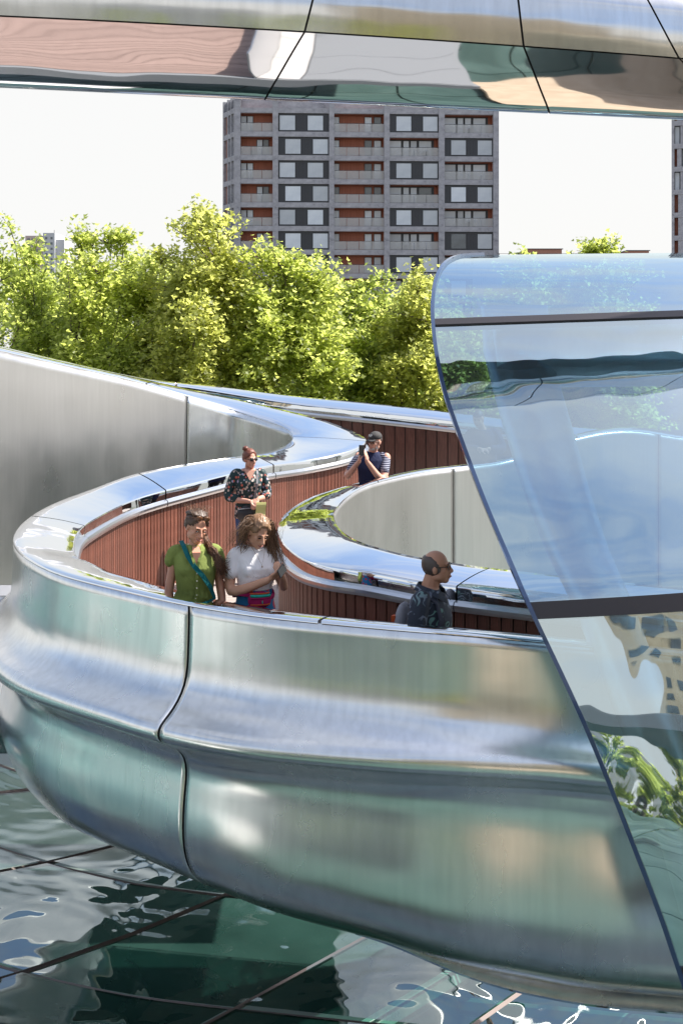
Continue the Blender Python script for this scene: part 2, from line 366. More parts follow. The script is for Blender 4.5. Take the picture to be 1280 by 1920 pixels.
# ---- walkway floor: boards clipped to the space between the walls
poly1 = [SB1(u)+outv(SA1(u), SB1(u))*.03 for u in np.linspace(6, 91, 160)]
def xspan(y):
    xs = []
    for p, q in zip(poly1[:-1], poly1[1:]):
        if (p.y-y)*(q.y-y) <= 0 and abs(p.y-q.y) > 1e-6: xs.append(p.x+(q.x-p.x)*(y-p.y)/(q.y-p.y))
    return xs
hl = [SB2(u)+outv(SA2(u), SB2(u))*.03 for u in np.linspace(18, 78, 100)]
mb = MB(); y = 8.6; random.seed(4)
while y < 24.0:
    x0 = max([min(xspan(y) or [9]), min(xspan(y+.085) or [9])])
    x1 = 3.0
    xs = [p.x for p in hl if abs(p.y-y) < .25]
    if 10.6 < y < 20.9 and xs: x1 = min(xs)
    if y > 21.3: x0 = -3.0
    if x0 < x1-.1:
        sl = lambda x: FLOOR-(max(0, min(1, (x+.1)/1.6))*.34 if y < 10.7 else 0)
        cuts = [x0]+[c+random.uniform(-.2, .2) for c in np.arange(x0+.9, x1-.5, 1.6)]+[x1]
        for c0, c1 in zip(cuts[:-1], cuts[1:]):
            z0, z1 = sl(c0), sl(c1); v = []
            for dz in (-.02, 0):
                v += [Vector((c0+.002, y, z0+dz)), Vector((c1-.002, y, z1+dz)), Vector((c1-.002, y+.085, z1+dz)), Vector((c0+.002, y+.085, z0+dz))]
            mb.add(v, [(3, 2, 1, 0), (4, 5, 6, 7), (0, 1, 5, 4), (1, 2, 6, 5), (2, 3, 7, 6), (3, 0, 4, 7)])
    y += .095
fl = empty('floor', (0, 12, FLOOR)); fl['kind'] = 'structure'
ob = mb.build('deck_boards', M['deck'], fl, 'stuff'); ob.location = (0, -12, -FLOOR)
# ---- polished skirt under the foreground bowl
mb = MB(); rings = []
for i in range(40):
    u = lerp(0, 21, i/39); p = SA1(u); o = outv(p, SB1(u)); q = pf1(u)[-3]; wd = sm((21-u)/9); c = p+o*q[0]+Vector((0, 0, -q[1]-.012-.03*wd))
    rings.append([c+o*(.15*wd), c+o*(-.005+.15*wd)+Vector((0, 0, -.015)), c+o*-.10+Vector((0, 0, -.04)), c+o*-.10+Vector((0, 0, .03))])
sk = empty('polished_skirt', rings[20][0], label='slim mirror steel skirt strip under the foreground parapet', cat='steel trim')
for k, (i0, i1) in enumerate([(0, 12), (12, 26), (26, 40)]):
    mb = MB(); mb.loft([[p-sk.location for p in r] for r in rings[i0:min(i1+1, 40)]]); ob = mb.build('skirt_panel', M['mirror'], sk); 
# ------------------------------------------------------------------ ring of steel overhead
def ring_pt(px, t):
    """t: 0 lower edge, 1 seam, >1 the upper satin body"""
    x = px/1280
    yl = 168+22*x*1.02+ (60-22)*x*1.0; ym = 30+ 56*x+ 24*x*x
    d0 = 9.0+.7*(x-.5)**2
    prof = [(-.34, .55, yl-10), (-.10, .60, yl-3), (0, .175, yl), (.12, .142, lerp(yl, ym, .14)), (.35, .100, lerp(yl, ym, .36)), (.65, .052, lerp(yl, ym, .66)), (1, .0, ym),
            (1.35, -.03, lerp(yl, ym, 1.35)), (1.8, .0, lerp(yl, ym, 1.8)), (2.4, .18, lerp(yl, ym, 2.35)), (3.2, .8, lerp(yl, ym, 2.9))]
    ks = [p[0] for p in prof]
    dd = float(np.interp(t, ks, [p[1] for p in prof])); yy = float(np.interp(t, ks, [p[2] for p in prof]))
    if t < 0: 
        p = W(px, yl, d0+.175); return p+Vector((0, -t*.7, -t*.35))
    return W(px, yy, d0+dd)
ring = empty('overhead_steel_ring', ring_pt(640, 1), label='broad band of mirror and satin steel panels crossing overhead', cat='steel band')
rl = ring.location
def smooth_prof(t): return t
v1 = lambda t: 590-95*sm((1.25-t)/1.25) if t < 1.25 else 590+12*(t-1.25)
def vline(t, a, b, c):  # x at t=0, 1, 2
    return np.interp(t, [-.4, 0, 1, 2, 3.2], [a-12, a, b, c, c+(c-b)])
seam = [lambda t: -700, lambda t: vline(t, 495, 571, 605), lambda t: vline(t, 1031, 981, 966), lambda t: vline(t, 1400, 1272, 1205), lambda t: 2100]
for k in range(4):
    for lo, hi, mt in ((-.34, 1, 'mirror_wavy'), (1, 3.2, 'satin_top')):
        rows = []
        ts = np.linspace(lo+(.012 if lo == 1 else 0), hi-(.012 if hi == 1 else 0), 18)
        for t in ts:
            xa, xb = seam[k](t)+(2.0 if k else 0), seam[k+1](t)-(2.0 if k < 3 else 0)
            rows.append([ring_pt(lerp(xa, xb, j/26), t)-rl for j in range(27)])
        ob = shell_mesh('steel_panel', rows, M[mt], ring)
        md = ob.modifiers.new('sub', 'SUBSURF'); md.levels = 1; md.render_levels = 1; md.boundary_smooth = 'PRESERVE_CORNERS'
rows = [[ring_pt(-700+2800*j/60, t)-rl+Vector((0, .03, .012)) for j in range(61)] for t in np.linspace(-.34, 3.2, 30)]
shell_mesh('joint_gasket', rows, M['joint'], ring)
# ------------------------------------------------------------------ leaning curved glass canopy
GL = [(905,478,13.5),(860,482,12.6),(832,498,11.7),(816,530,11.0),(811,568,10.5),(811,600,10.2),(817,660,9.8),(832,730,9.45),(853,795,9.15),(900,922,8.65),(945,1030,8.3),(985,1122,8.0),(1035,1228,7.72),(1085,1335,7.45),(1130,1440,7.25),(1185,1580,7.02),(1235,1710,6.85),(1270,1812,6.75),(1330,1990,6.6)]
GR = [(1700,472,13.9),(1700,476,13.0),(1700,486,12.2),(1700,510,11.3),(1700,545,10.6),(1700,570,10.2),(1700,640,9.7),(1700,720,9.25),(1700,790,8.95),(1700,900,8.5),(1700,990,8.2),(1700,1062,8.0),(1700,1190,7.68),(1700,1300,7.4),(1700,1420,7.2),(1700,1560,6.98),(1700,1690,6.8),(1700,1765,6.7),(1700,1950,6.55)]
def lean(P): return [(x, y, 8.0+(d-8.0)*(.35 if d < 8.0 else .85)) for x, y, d in P]
GL = lean(GL); GR = lean(GR)
GLw = [W(*p) for p in GL]; GRw = [W(*p) for p in GR]
def GP(s, t):     # s 0..1 across, t in 0..18 down
    a = crom(GLw, t); b = crom(GRw, t); p = a.lerp(b, s); p.y += .10*math.sin(s*math.pi)*-1
    return p
can = empty('curved_glass_canopy', GP(0, 5), label='leaning blue tinted glass canopy with dark trim on the right', cat='glass canopy')
cl = can.location
bands = [(0, 5.0), (5.22, 11.08), (11.38, 17.0), (17.35, 18)]
for t0, t1 in bands:
    st = max(3, int((t1-t0)*4)); rows = [[GP(j/24, lerp(t0, t1, i/st))-cl for j in range(25)] for i in range(st+1)]
    shell_mesh('glass_pane', rows, M['canopy_glass'], can)
def sweep(name, fn, s0, s1, w, th, m, n=30):
    mb = MB(); rings = []
    for i in range(n+1):
        q = lerp(s0, s1, i/n); p, side, nor = fn(q); rings.append([p-side*w/2-nor*th/2, p+side*w/2-nor*th/2, p+side*w/2+nor*th/2, p-side*w/2+nor*th/2])
    mb.loft(rings); return mb.build(name, m, can)
def fr(s, t):
    p = GP(s, t); a = (GP(min(1, s+.02), t)-GP(max(0, s-.02), t)).normalized(); b = (GP(s, min(18, t+.1))-GP(s, max(0, t-.1))).normalized(); n = a.cross(b).normalized()
    return p-cl, a, b, n
for t0, t1 in ((5.0, 5.22), (11.08, 11.38), (17.0, 17.35)):
    mb = MB(); rings = []
    for i in range(31):
        s = i/30; p0, a, b, n = fr(s, t0); p1, _, _, _ = fr(s, t1); rings.append([p0-n*.012, p1-n*.012, p1+n*.05, p0+n*.05])
    mb.loft(rings); mb.build('transom', M['trim'], can)
def edge(q):
    p, a, b, n = fr(0, q); return p, a, n
sweep('edge_trim', edge, 0, 18, .028, .05, M['edge'], 90)
# solid satin column and beam behind the glass, standing in for its reflections
def finp(s, t, off):
    p, a, b, n = fr(s, t)
    if n.y < 0: n = -n
    return p+n*off
M['satin_blue'] = satin('reflected_steel_structure', (.50, .60, .68), .32, .42, .2)
mb = MB(); rings = []
for i in range(60):
    t = lerp(4.2, 17.5, i/59)
    px = np.interp(t, [4, 6, 8, 10, 11.2, 13, 15, 17.5], [900, 905, 940, 1020, 1075, 1150, 1235, 1330]); wpx = np.interp(t, [4, 8, 11, 17], [125, 130, 115, 100])
    pyc = np.interp(t, range(19), [p[1] for p in GL]); d = np.interp(t, range(19), [p[2] for p in GL])+.45
    py = pyc-(px-np.interp(t, range(19), [p[0] for p in GL]))*.02
    c = W(px+wpx/2, py, d)-cl; ww = wpx/2/F*d
    rings.append([c+Vector((math.cos(a)*ww, math.sin(a)*.22, 0)) for a in np.linspace(0, 2*math.pi, 17)[:-1]])
mb.loft(rings); mb.build('reflected_column', M['satin_blue'], can, smooth=True)
mb = MB(); rings = []
for px in np.linspace(925, 1750, 20):
    cy = 668-(px-925)*.012; d = 9.95; hh = 60/F*d; c = W(px, cy, d)-cl
    rings.append([c+Vector((0, math.cos(a)*.25, math.sin(a)*hh)) for a in np.linspace(0, 2*math.pi, 17)[:-1]])
mb.loft(rings); mb.build('reflected_beam', M['satin_blue'], can, smooth=True)
# ------------------------------------------------------------------ lower ribbon seen at the left edge
mb = MB(); rings = []
for i in range(30):
    x = lerp(-560, 60, i/29); y = 1097+20*(x/400)**2; c = W(x, y, 12.4)
    P = [(0, 0), (.35, -.03), (.38, -.07), (.36, -.5), (.20, -.8), (.30, -1.2), (.1, -1.6), (-.3, -1.7), (-.3, -.05)]
    rings.append([c+Vector((0, -q, z)) for q, z in P])
lowr = empty('lower_steel_ribbon', rings[15][0], label='lower polished steel ribbon glimpsed behind the foreground parapet at the left edge', cat='steel band')
mb.loft([[p-lowr.location for p in r] for r in rings]); mb.build('steel_panel', M['mirror_wavy'], lowr)
# ------------------------------------------------------------------ glass roof below
ROOFZ = ZC-5.5
roof = empty('roof', (0, 10, ROOFZ)); roof['kind'] = 'structure'
e1 = Vector((.655, .755, 0)); e2 = Vector((.98, -.19, 0))       # grid directions
org = Vector((-1.148, 12.58, 0))
def bulge(p):
    r = max(0, -1.2-p.x)
    return .055*r*r*math.exp(-((p.y-12)/9)**2)+.0
def RP(i, j, dz=0):
    # i counts rows across (spacing 1.62 along e2), j along e1
    p = org+e2*(i*1.86)+e1*(j*2.35); return Vector((p.x, p.y-10, bulge(p)+dz))
random.seed(9)
def pane_visible(i, j):
    c = RP(i+.5, j+.5); return -9 < c.x < 8 and c.y+10 > 6 and c.y+10 < 21
for i in range(-9, 9):
    for j in range(-7, 7):
        if not pane_visible(i, j): continue
        tilt = [random.uniform(-.018, .018) for _ in range(4)]
        k = 6; g = .018; rows = []
        for a in range(k+1):
            row = []
            for b in range(k+1):
                fa = lerp(g, 1-g, a/k); fb = lerp(g, 1-g, b/k); tz = lerp(lerp(tilt[0], tilt[1], fa), lerp(tilt[2], tilt[3], fa), fb)
                row.append(RP(i+fa, j+fb, tz+.03))
            rows.append(row)
        shell_mesh('glass_pane', rows, M['roof_glass'], roof)
M['mull'] = mat('roof_glazing_bar', (.16, .13, .12), .4, .6)
for i in range(-9, 10):
    pts = [RP(i, j/2) for j in range(-14, 15)]; pts = [p for p in pts if -9 < p.x < 8 and 6 < p.y+10 < 21]
    if len(pts) > 2:
        mb = MB(); mb.tube([p+Vector((0, 0, .015)) for p in pts], .024, 4); mb.build('glazing_bar', M['mull'], roof)
for j in range(-7, 8):
    pts = [RP(i/2, j) for i in range(-18, 19)]; pts = [p for p in pts if -9 < p.x < 8 and 6 < p.y+10 < 21]
    if len(pts) > 2:
        mb = MB(); mb.tube([p+Vector((0, 0, .01)) for p in pts], .014, 4); mb.build('glazing_bar', M['mull'], roof)
# simple large glass field behind the camera, what the steel mirrors
m = M['roof_far'] = mat('teal_glass_field', (.03, .12, .10), .32, 0, .3)
ramp(m, noise(m, .35, 4), [(.3, (.03, .06, .055)), (.55, (.07, .12, .11)), (.8, (.14, .20, .18))]); bump(m, noise(m, .8, 3), .4, .05)
mb = MB()
for (x0, x1, y0, y1) in ((-30, 30, -26, 6), (-30, -9, 6, 24), (8, 30, 6, 24)):
    nx, ny = max(2, int((x1-x0)/2.2)), max(2, int((y1-y0)/2.4))
    for a in range(nx):
        for b in range(ny):
            xa, xb = lerp(x0, x1, a/nx), lerp(x0, x1, (a+1)/nx); ya, yb = lerp(y0, y1, b/ny), lerp(y0, y1, (b+1)/ny)
            mb.box(xa+.04, xb-.04, ya+.04, yb-.04, ROOFZ-.06, ROOFZ-.02)
o = mb.build('roof_panels', M['roof_far'], roof, 'stuff'); o.location = (0, -10, -ROOFZ)
M['glare_white'] = mat('white_glare_surface', (.8, .79, .77), .6)
mb = MB(); mb.box(-30, -5.2, 1.5, 16.5, ROOFZ+.05, ROOFZ+.22); o = mb.build('white_glare_reflector', M['glare_white'], roof); o.location = (0, -10, -ROOFZ)  # unseen white slab added for the glare mirrored in the steel
M['reflect_beige'] = mat('beige_reflector_surface', (.62, .48, .32), .8); ramp(M['reflect_beige'], noise(M['reflect_beige'], 1.2, 5), [(.3, (.44, .34, .24)), (.7, (.56, .45, .33))])
mb = MB(); mb.box(3.3, 10.4, -5, 2.2, ROOFZ+.02, ROOFZ+.25); o = mb.build('beige_reflector_slab', M['reflect_beige'], roof); o.location = (0, -10, -ROOFZ)  # unseen beige slab added to warm the reflection in the right-hand steel
# hall floor and beams under the glass
M['hall'] = mat('hall_floor', (.05, .11, .1), .7); ramp(M['hall'], noise(M['hall'], .5, 4), [(.3, (.07, .10, .09)), (.7, (.20, .25, .23))])
mb = MB(); mb.box(-30, 30, -26, 24, ROOFZ-4.2, ROOFZ-4.0); o = mb.build('hall_floor', M['hall'], roof); o.location = (0, -10, -ROOFZ)
M['beam'] = mat('pale_green_beam', (.55, .75, .66), .5)
for k in range(5):
    mb = MB(); p = RP(.6+k*1.5, -2, -1.5); q = RP(.6+k*1.5, 3, -1.5); mb.tube([p, q], .11, 6); mb.build('roof_beam', M['beam'], roof)
for k in range(3):
    mb = MB(); p = RP(.5, -1+k, -1.9); q = RP(6, -1+k, -1.9); mb.tube([p, q], .09, 6); mb.build('roof_beam', M['beam'], roof)
# ------------------------------------------------------------------ ground and water far below
m = M['ground'] = mat('city_ground', (.12, .12, .11), .9); ramp(m, noise(m, .03, 6), [(.3, (.06, .07, .05)), (.6, (.14, .14, .13))])
mb = MB(); mb.box(-1500, 1500, -1500, 1500, -.4, 0); g = mb.build('ground', m); g['kind'] = 'structure'
# ------------------------------------------------------------------ apartment tower
TS = 173/F
def tower_px(px, y): return (px-640)*TS
tower = empty('apartment_tower', (tower_px(440, 0), 173, 0), math.atan(.05), 'tall grey concrete apartment tower with terracotta balconies behind the trees', 'building')
def tz(py): return ZC-(py-HY)*TS
S_ = {}
cache = {}
def tb(name, x0, x1, y0, y1, z0, z1, m, parent):
    """box part whose mesh is shared between equal sizes; parent-local coordinates"""
    key = (name, round(x1-x0, 2), round(y1-y0, 2), round(z1-z0, 2), m.name)
    if key not in cache:
        b = MB(); b.box(0, x1-x0, 0, y1-y0, 0, z1-z0); me = mesh(name, b.v, b.f); me.materials.append(m)
        bm = bmesh.new(); bm.from_mesh(me); bmesh.ops.recalc_face_normals(bm, faces=bm.faces); bm.to_mesh(me); bm.free(); cache[key] = me
    o = bpy.data.objects.new(name, cache[key]); COL.objects.link(o); o.parent = parent; o.location = (x0, y0, z0); return o
ROW = 44.35; rows0 = 211.0
cols = [(440, 451), (511, 521.5), (617, 626.5), (720.5, 731), (824, 835), (927.5, 938)]
X = lambda px: (px-440)*TS
nrows = 9
def win(x0, x1, z0, z1, y, parent, m=None):
    f = tb('window', x0, x1, y, y+.10, z0, z1, M['panel'], parent)
    tb('pane', .07, x1-x0-.07, -.012, .02, .07, z1-z0-.07, m or M['pane'], f)
    return f
random.seed(21)
ztop_all = tz(rows0-.7*ROW)
for c0, c1 in cols: tb('column', X(c0), X(c1), -.12, .7, 0, ztop_all, M['concrete'], tower)
for r in range(0, nrows+4):
    zs1 = tz(rows0-9.5+r*ROW); zs0 = tz(rows0+r*ROW)
    for b in range(5):
        xa, xb = X(cols[b][1]), X(cols[b+1][0])
        tb('spandrel', xa, xb, -.05, .6, zs0, zs1, M['concrete'], tower)
        z1 = zs0; z0 = tz(rows0-9.5+(r+1)*ROW); Wd = xb-xa; H = z1-z0
        if r > nrows: continue
        odd = r % 2
        log = b in (0, 2) or (b == 3 and odd) or (b == 4 and not odd)
        if log:
            D = 1.5
            tb('balcony_back', xa, xb, D, D+.1, z0, z1, M['terra'], tower)
            tb('balcony_ceiling', xa, xb, .6, D, z1-.06, z1+.02, M['terra'], tower)
            tb('balcony_reveal', xb-.06, xb, .6, D, z0, z1-.06, M['terra'], tower)
            if b == 0: ws = [(0, .19), (.20, .39)] if not odd else [(.50, .69), (.70, .88)]
            elif b == 2: ws = [(0, .115), (.62, .77), (.81, .96)]
            else: ws = [(0, .26), (.29, .42), (.44, .58), (.61, .88)]
            if b in (3, 4): tb('facade_panel', xa, xb-.5, D-.06, D, z0, z1-.12, M['panel'], tower)
            for a, c in ws: win(xa+a*Wd, xa+c*Wd, z0+.12, z1-.22, D-.16, tower, M['pane'] if random.random() < .75 or r > 3 else M['pane_dark'])
            ng = 3 if b == 0 else 4
            for q in range(ng): tb('balustrade_pane', xa+Wd*q/ng+.03, xa+Wd*(q+1)/ng-.03, .12, .15, z0+.05, z0+1.15, M['milky'], tower)
            tb('balcony_rail', xa, xb, .10, .16, z0+1.16, z0+1.21, M['panel'], tower)
            if random.random() < .6 and b != 2:
                x = xa+Wd*random.uniform(.2, .7); tb('balcony_table', x, x+.8, .7, 1.1, z0+.05, z0+.75, M['panel'], tower)
        else:
            D = .22
            tb('facade_panel', xa, xb, D, D+.1, z0, z1, M['panel'], tower)
            sh = .11 if (odd if b != 3 else not odd) else .0
            for a in (.02+sh, .57+sh*.95): 
                f = win(xa+a*Wd, xa+min(.985, a+.32)*Wd, z0+.16, z1-.24, D-.05, tower, M['pane_dark'] if (r > 4 and b > 2 and random.random() < .8) else M['pane'])
            for q in (.36+sh, .42+sh, .48+sh, .94): tb('panel_rib', xa+q*Wd, xa+q*Wd+.03, D-.03, D, z0, z1, M['trim'], tower)
# core body
tb('building_core', X(440)+.1, X(938), 1.7, 26, 0, ztop_all, M['concrete'], tower)
# narrow side face, three slim windows a floor
side = Vector((-.458+.085, 1, 0)).normalized()
sd = bpy.data.objects.new('side_wall', None); COL.objects.link(sd); sd.parent = tower; sd.location = (-.02, .05, 0); sd.rotation_euler = (0, 0, math.atan2(side.y, side.x))
tb('side_face', 0, 5.0, -.9, -.5, 0, ztop_all, M['panel'], sd)
for x0, x1 in ((0, .35), (1.55, 1.8), (2.9, 3.2), (4.7, 5.1)): tb('column', x0, x1, -.5, .0, 0, ztop_all, M['concrete'], sd)
for r in range(0, nrows+4):
    zs1 = tz(rows0-9.5+r*ROW); zs0 = tz(rows0+r*ROW); z0 = tz(rows0-9.5+(r+1)*ROW)
    tb('spandrel', .35, 4.7, -.48, -.02, zs0, zs1, M['concrete'], sd)
    for k, (a, b) in enumerate(((.45, 1.45), (1.9, 2.8))): tb('window_pane', a+.25, b, -.45, -.4, z0+.1, zs0-.1, M['pane'], sd)
    tb('balcony_back', 3.3, 4.6, -.45, -.35, z0, zs0, M['terra'], sd)
# rotate part names so the group keeps three levels
# ------------------------------------------------------------------ second tower at the right edge
T2D = 150/F; t2 = empty('apartment_tower', ((1258-640)*T2D, 150, 0), R(-17), 'grey concrete tower with brown recesses cut off by the right edge', 'building')
z2 = lambda py: ZC-(py-HY)*T2D
x2 = lambda px: (px-1258)*T2D
tb('building_core', 0.3, 22, 1.2, 18, 0, z2(190), M['concrete'], t2)
tb('corner_column', 0, x2(1263), 0, 1.1, 0, z2(190), M['concrete'], t2)
for r in range(-3, 10):
    ya = 236+r*43.0; yt = ya-9; z1 = z2(ya); z0 = z2(ya+34)
    tb('spandrel', x2(1263), x2(1330), 0, 1.1, z1, z2(yt), M['concrete'], t2)
    if r < 3 and r % 2 == 0:
        win(x2(1263), x2(1273), z0, z1, .6, t2); tb('column', x2(1274), x2(1278.5), .1, 1.1, z0, z1, M['concrete'], t2); win(x2(1279), x2(1296), z0, z1, .6, t2)
        tb('column', x2(1297), x2(1330), .1, 1.1, z0, z1, M['concrete'], t2)
    elif r < 3:
        tb('balcony_back', x2(1263), x2(1268), .9, 1.1, z0, z1, M['terra'], t2); tb('column', x2(1268), x2(1276), .1, 1.1, z0, z1, M['concrete'], t2); win(x2(1277), x2(1296), z0, z1, .6, t2)
        tb('column', x2(1297), x2(1330), .1, 1.1, z0, z1, M['concrete'], t2)
    else:
        tb('balcony_back', x2(1263), x2(1269), .9, 1.1, z0, z1, M['terra'], t2); tb('wall_slab', x2(1270), x2(1330), .05, 1.1, z0, z1, M['concrete'], t2)
# ------------------------------------------------------------------ small far block at the left
M['pinkwall'] = mat('pale_pink_render', (.50, .40, .38), .9); M['palewall'] = mat('pale_grey_render', (.5, .51, .53), .9)
bd = 330; bx = lambda px: (px-640)*bd/F; bz = lambda py: ZC-(py-HY)*bd/F
bl = empty('apartment_block', (bx(48), bd, 0), 0, 'distant pale pink apartment block peeking over the treetops at left', 'building')
Xb = lambda px: bx(px)-bx(48)
tb('wall', 0, Xb(82), 0, 12, 0, bz(442), M['pinkwall'], bl); tb('stair_tower', Xb(82), Xb(104), -.5, 11, 0, bz(437), M['palewall'], bl); tb('wall', Xb(104), Xb(120), .6, 12, 0, bz(449), M['palewall'], bl)
for r in range(12):
    for c in (52, 60, 69): tb('window', Xb(c), Xb(c+4.5), -.04, 0, bz(452+r*10), bz(447+r*10), M['pane_dark'], bl)
    for c in (86, 96): tb('window', Xb(c), Xb(c+4), -.54, -.5, bz(449+r*10), bz(444.5+r*10), M['pane_dark'], bl)
tb('chimney', Xb(72), Xb(75), 2, 3, bz(442), bz(438), M['palewall'], bl); tb('antenna', Xb(98.5), Xb(99.2), 2, 2.1, bz(437), bz(430), M['trim'], bl)
# ------------------------------------------------------------------ low roof with brown boxes at right
M['brownbox'] = mat('brown_rooftop_cladding', (.25, .12, .08), .7)
rd = 110; rx = lambda px: (px-640)*rd/F; rz_ = lambda py: ZC-(py-HY)*rd/F
lo = empty('low_roofed_building', (rx(930), rd, 0), 0, 'low brown roofed building with railing just above the canopy', 'building')
Xr = lambda px: rx(px)-rx(930)
tb('wall', 0, Xr(1300), 0, 20, 0, rz_(479), M['concrete'], lo)
for a, b, y in ((995, 1060, 463), (1185, 1226, 466)):
    tb('rooftop_box', Xr(a), Xr(b), 2, 8, rz_(479), rz_(y+1.5), M['brownbox'], lo); tb('roof_edge', Xr(a)-.1, Xr(b)+.1, 1.9, 8.1, rz_(y+1.5), rz_(y), M['panel'], lo)
for px in range(935, 1290, 18): tb('railing_post', Xr(px), Xr(px)+.07, .2, .27, rz_(479), rz_(475), M['trim'], lo)
tb('railing', Xr(932), Xr(1290), .2, .25, rz_(475.4), rz_(474.8), M['trim'], lo)
# ------------------------------------------------------------------ behind the camera: terrace, a plate added for its shadow, beige blocks (they live in the mirrors)
ter = empty('viewing_terrace', (-3.2, 0.1, ZC-1.65), 0, 'pinkish timber terrace the picture is taken from', 'terrace')
for k in range(37):
    y = -7.0+k*.26; mb = MB(); mb.box(-6.5, 1.3, y, y+.228, -.04, 0); mb.build('board', M['deck_pink'], ter)
M['greyslab'] = mat('pale_grey_slab', (.24, .25, .26), .6)
mb = MB(); mb.box(-6.6, 5.4, -7.1, 2.85, -.4, -.05); mb.build('deck_frame', M['greyslab'], ter)
mb = MB(); mb.box(1.31, 1.345, -7.0, 2.8, -.04, 1.12); mb.build('shadow_plate', M['brushed'], ter)  # unseen plate added to throw a shadow strip across the boards
M['whitestone'] = mat('white_stone_kerb', (.6, .58, .56), .6)
for k in range(8): mb = MB(); y = -7.0+k*1.22; mb.box(1.35, 2.15, y, y+1.2, -.04, .02); mb.build('kerb_stone', M['whitestone'], ter)
M['greyslab'] = mat('pale_grey_slab', (.24, .25, .26), .6)
for k in range(8): mb = MB(); y = -7.0+k*1.22; mb.box(2.2, 5.3, y, y+1.2, -.04, .0); mb.build('paving_slab', M['greyslab'], ter)
M['beige'] = mat('beige_render', (.58, .47, .33), .85); ramp(M['beige'], noise(M['beige'], .4, 5), [(.3, (.48, .38, .26)), (.7, (.64, .53, .38))])
def block(x, y, w_, d_, h, label, m, sx_=3.2, sz_=3.1):
    o = empty('building', (x, y, 0), 0, label, 'building')
    tb('wall', 0, w_, -d_, 0, 0, h, m, o)
    nx = int(w_/sx_); nz_ = int((h-2)/sz_)
    for a in range(nx):
        for b in range(max(0, nz_-11), nz_):
            x0 = (a+.28)*w_/nx; tb('window', x0, x0+w_/nx*.44, 0, .05, 1.6+b*sz_, 1.6+b*sz_+1.7, M['pane_dark'], o)
    tb('cornice', -.2, w_+.2, -d_-.2, .25, h, h+.4, m, o)
block(-1, -42, 26, 12, ZC+20, 'beige rendered block standing behind the photographer', M['beige'])
block(-34, -60, 24, 14, ZC+4, 'pale grey block across the water behind the photographer', M['palewall'])
M['museum'] = mat('pale_museum_render', (.62, .52, .38), .8)
wl = empty('museum_wall', (10.5, -12, 0), 0, 'beige museum wall flanking the roof outside the frame at right', 'wall')
tb('wall', 0, 1, -14, 13, ZC-8, ZC+.3, M['museum'], wl)
# ------------------------------------------------------------------ plane trees
rng = np.random.default_rng(7)
def leafmat(name, c0, c1, tr):
    m = bpy.data.materials.new(name); m.use_nodes = True; N = m.node_tree.nodes; K = m.node_tree.links.new; p = N['Principled BSDF']
    p.inputs['Roughness'].default_value = .45; p.inputs['Specular IOR Level'].default_value = .45
    g = N.new('ShaderNodeNewGeometry'); r = N.new('ShaderNodeValToRGB'); e = r.color_ramp.elements; e[0].color = (*c0, 1); e[1].color = (*c1, 1); e[0].position = .1; e[1].position = .95
    K(g.outputs['Random Per Island'], r.inputs[0]); K(r.outputs[0], p.inputs['Base Color'])
    t = N.new('ShaderNodeBsdfTranslucent'); hs = N.new('ShaderNodeHueSaturation'); hs.inputs['Saturation'].default_value = 1.0; hs.inputs['Value'].default_value = 2.9; hs.inputs['Hue'].default_value = .485
    K(r.outputs[0], hs.inputs['Color']); K(hs.outputs[0], t.inputs[0]); mx = N.new('ShaderNodeMixShader'); mx.inputs[0].default_value = tr
    K(p.outputs[0], mx.inputs[1]); K(t.outputs[0], mx.inputs[2]); K(mx.outputs[0], N['Material Output'].inputs[0]); return m
M['leaf'] = [leafmat('plane_leaf_bright', (.16, .20, .048), (.31, .36, .095), .62), leafmat('plane_leaf_mid', (.14, .185, .045), (.29, .34, .09), .62), leafmat('plane_leaf_fresh', (.17, .20, .05), (.32, .345, .10), .62)]
m = M['bark'] = mat('plane_bark', (.12, .09, .07), .9); ramp(m, noise(m, 2.5, 5), [(.35, (.06, .045, .035)), (.65, (.18, .15, .12))])
LEAF = np.array([(0, 0, 0), (-.52, .28, .10), (-.24, .50, .02), (0, 1.0, .0), (.24, .50, .02), (.52, .28, .10)])
def leaves_mesh(name, pos, size, up_bias=.35):
    n = len(pos); nrm = rng.normal(size=(n, 3)); nrm[:, 2] = np.abs(nrm[:, 2])+up_bias*1.8; nrm /= np.linalg.norm(nrm, axis=1)[:, None]
    t = rng.normal(size=(n, 3)); t[:, 2] -= .35; t -= nrm*(t*nrm).sum(1)[:, None]; t /= np.linalg.norm(t, axis=1)[:, None]; b = np.cross(t, nrm)
    s = (size*rng.uniform(.6, 1.35, n))[:, None, None]
    V = pos[:, None, :]+s*(LEAF[None, :, 0:1]*b[:, None, :]*1.15+LEAF[None, :, 1:2]*t[:, None, :]+LEAF[None, :, 2:3]*nrm[:, None, :])
    me = bpy.data.meshes.new(name); me.vertices.add(n*6); me.vertices.foreach_set('co', V.reshape(-1).astype(np.float32))
    # two quads per leaf, folded on the midrib
    idx = (np.arange(n)*6)[:, None]+np.array([[0, 3, 2, 1, 0, 5, 4, 3]]); idx = idx.reshape(-1)
    me.loops.add(n*8); me.loops.foreach_set('vertex_index', idx.astype(np.int32)); me.polygons.add(n*2)
    me.polygons.foreach_set('loop_start', (np.arange(n*2)*4).astype(np.int32)); me.polygons.foreach_set('loop_total', np.full(n*2, 4, np.int32))
    me.update(); me.validate(); return me
def limb_path(p, q, sag=.15, n=6):
    p, q = np.array(p, float), np.array(q, float); L_ = np.linalg.norm(q-p); off = rng.normal(size=3)*L_*.07
    return [Vector(p*(1-t)+q*t+off*math.sin(math.pi*t)+np.array([0, 0, L_*sag*math.sin(math.pi*t)*-.3])) for t in np.linspace(0, 1, n)]
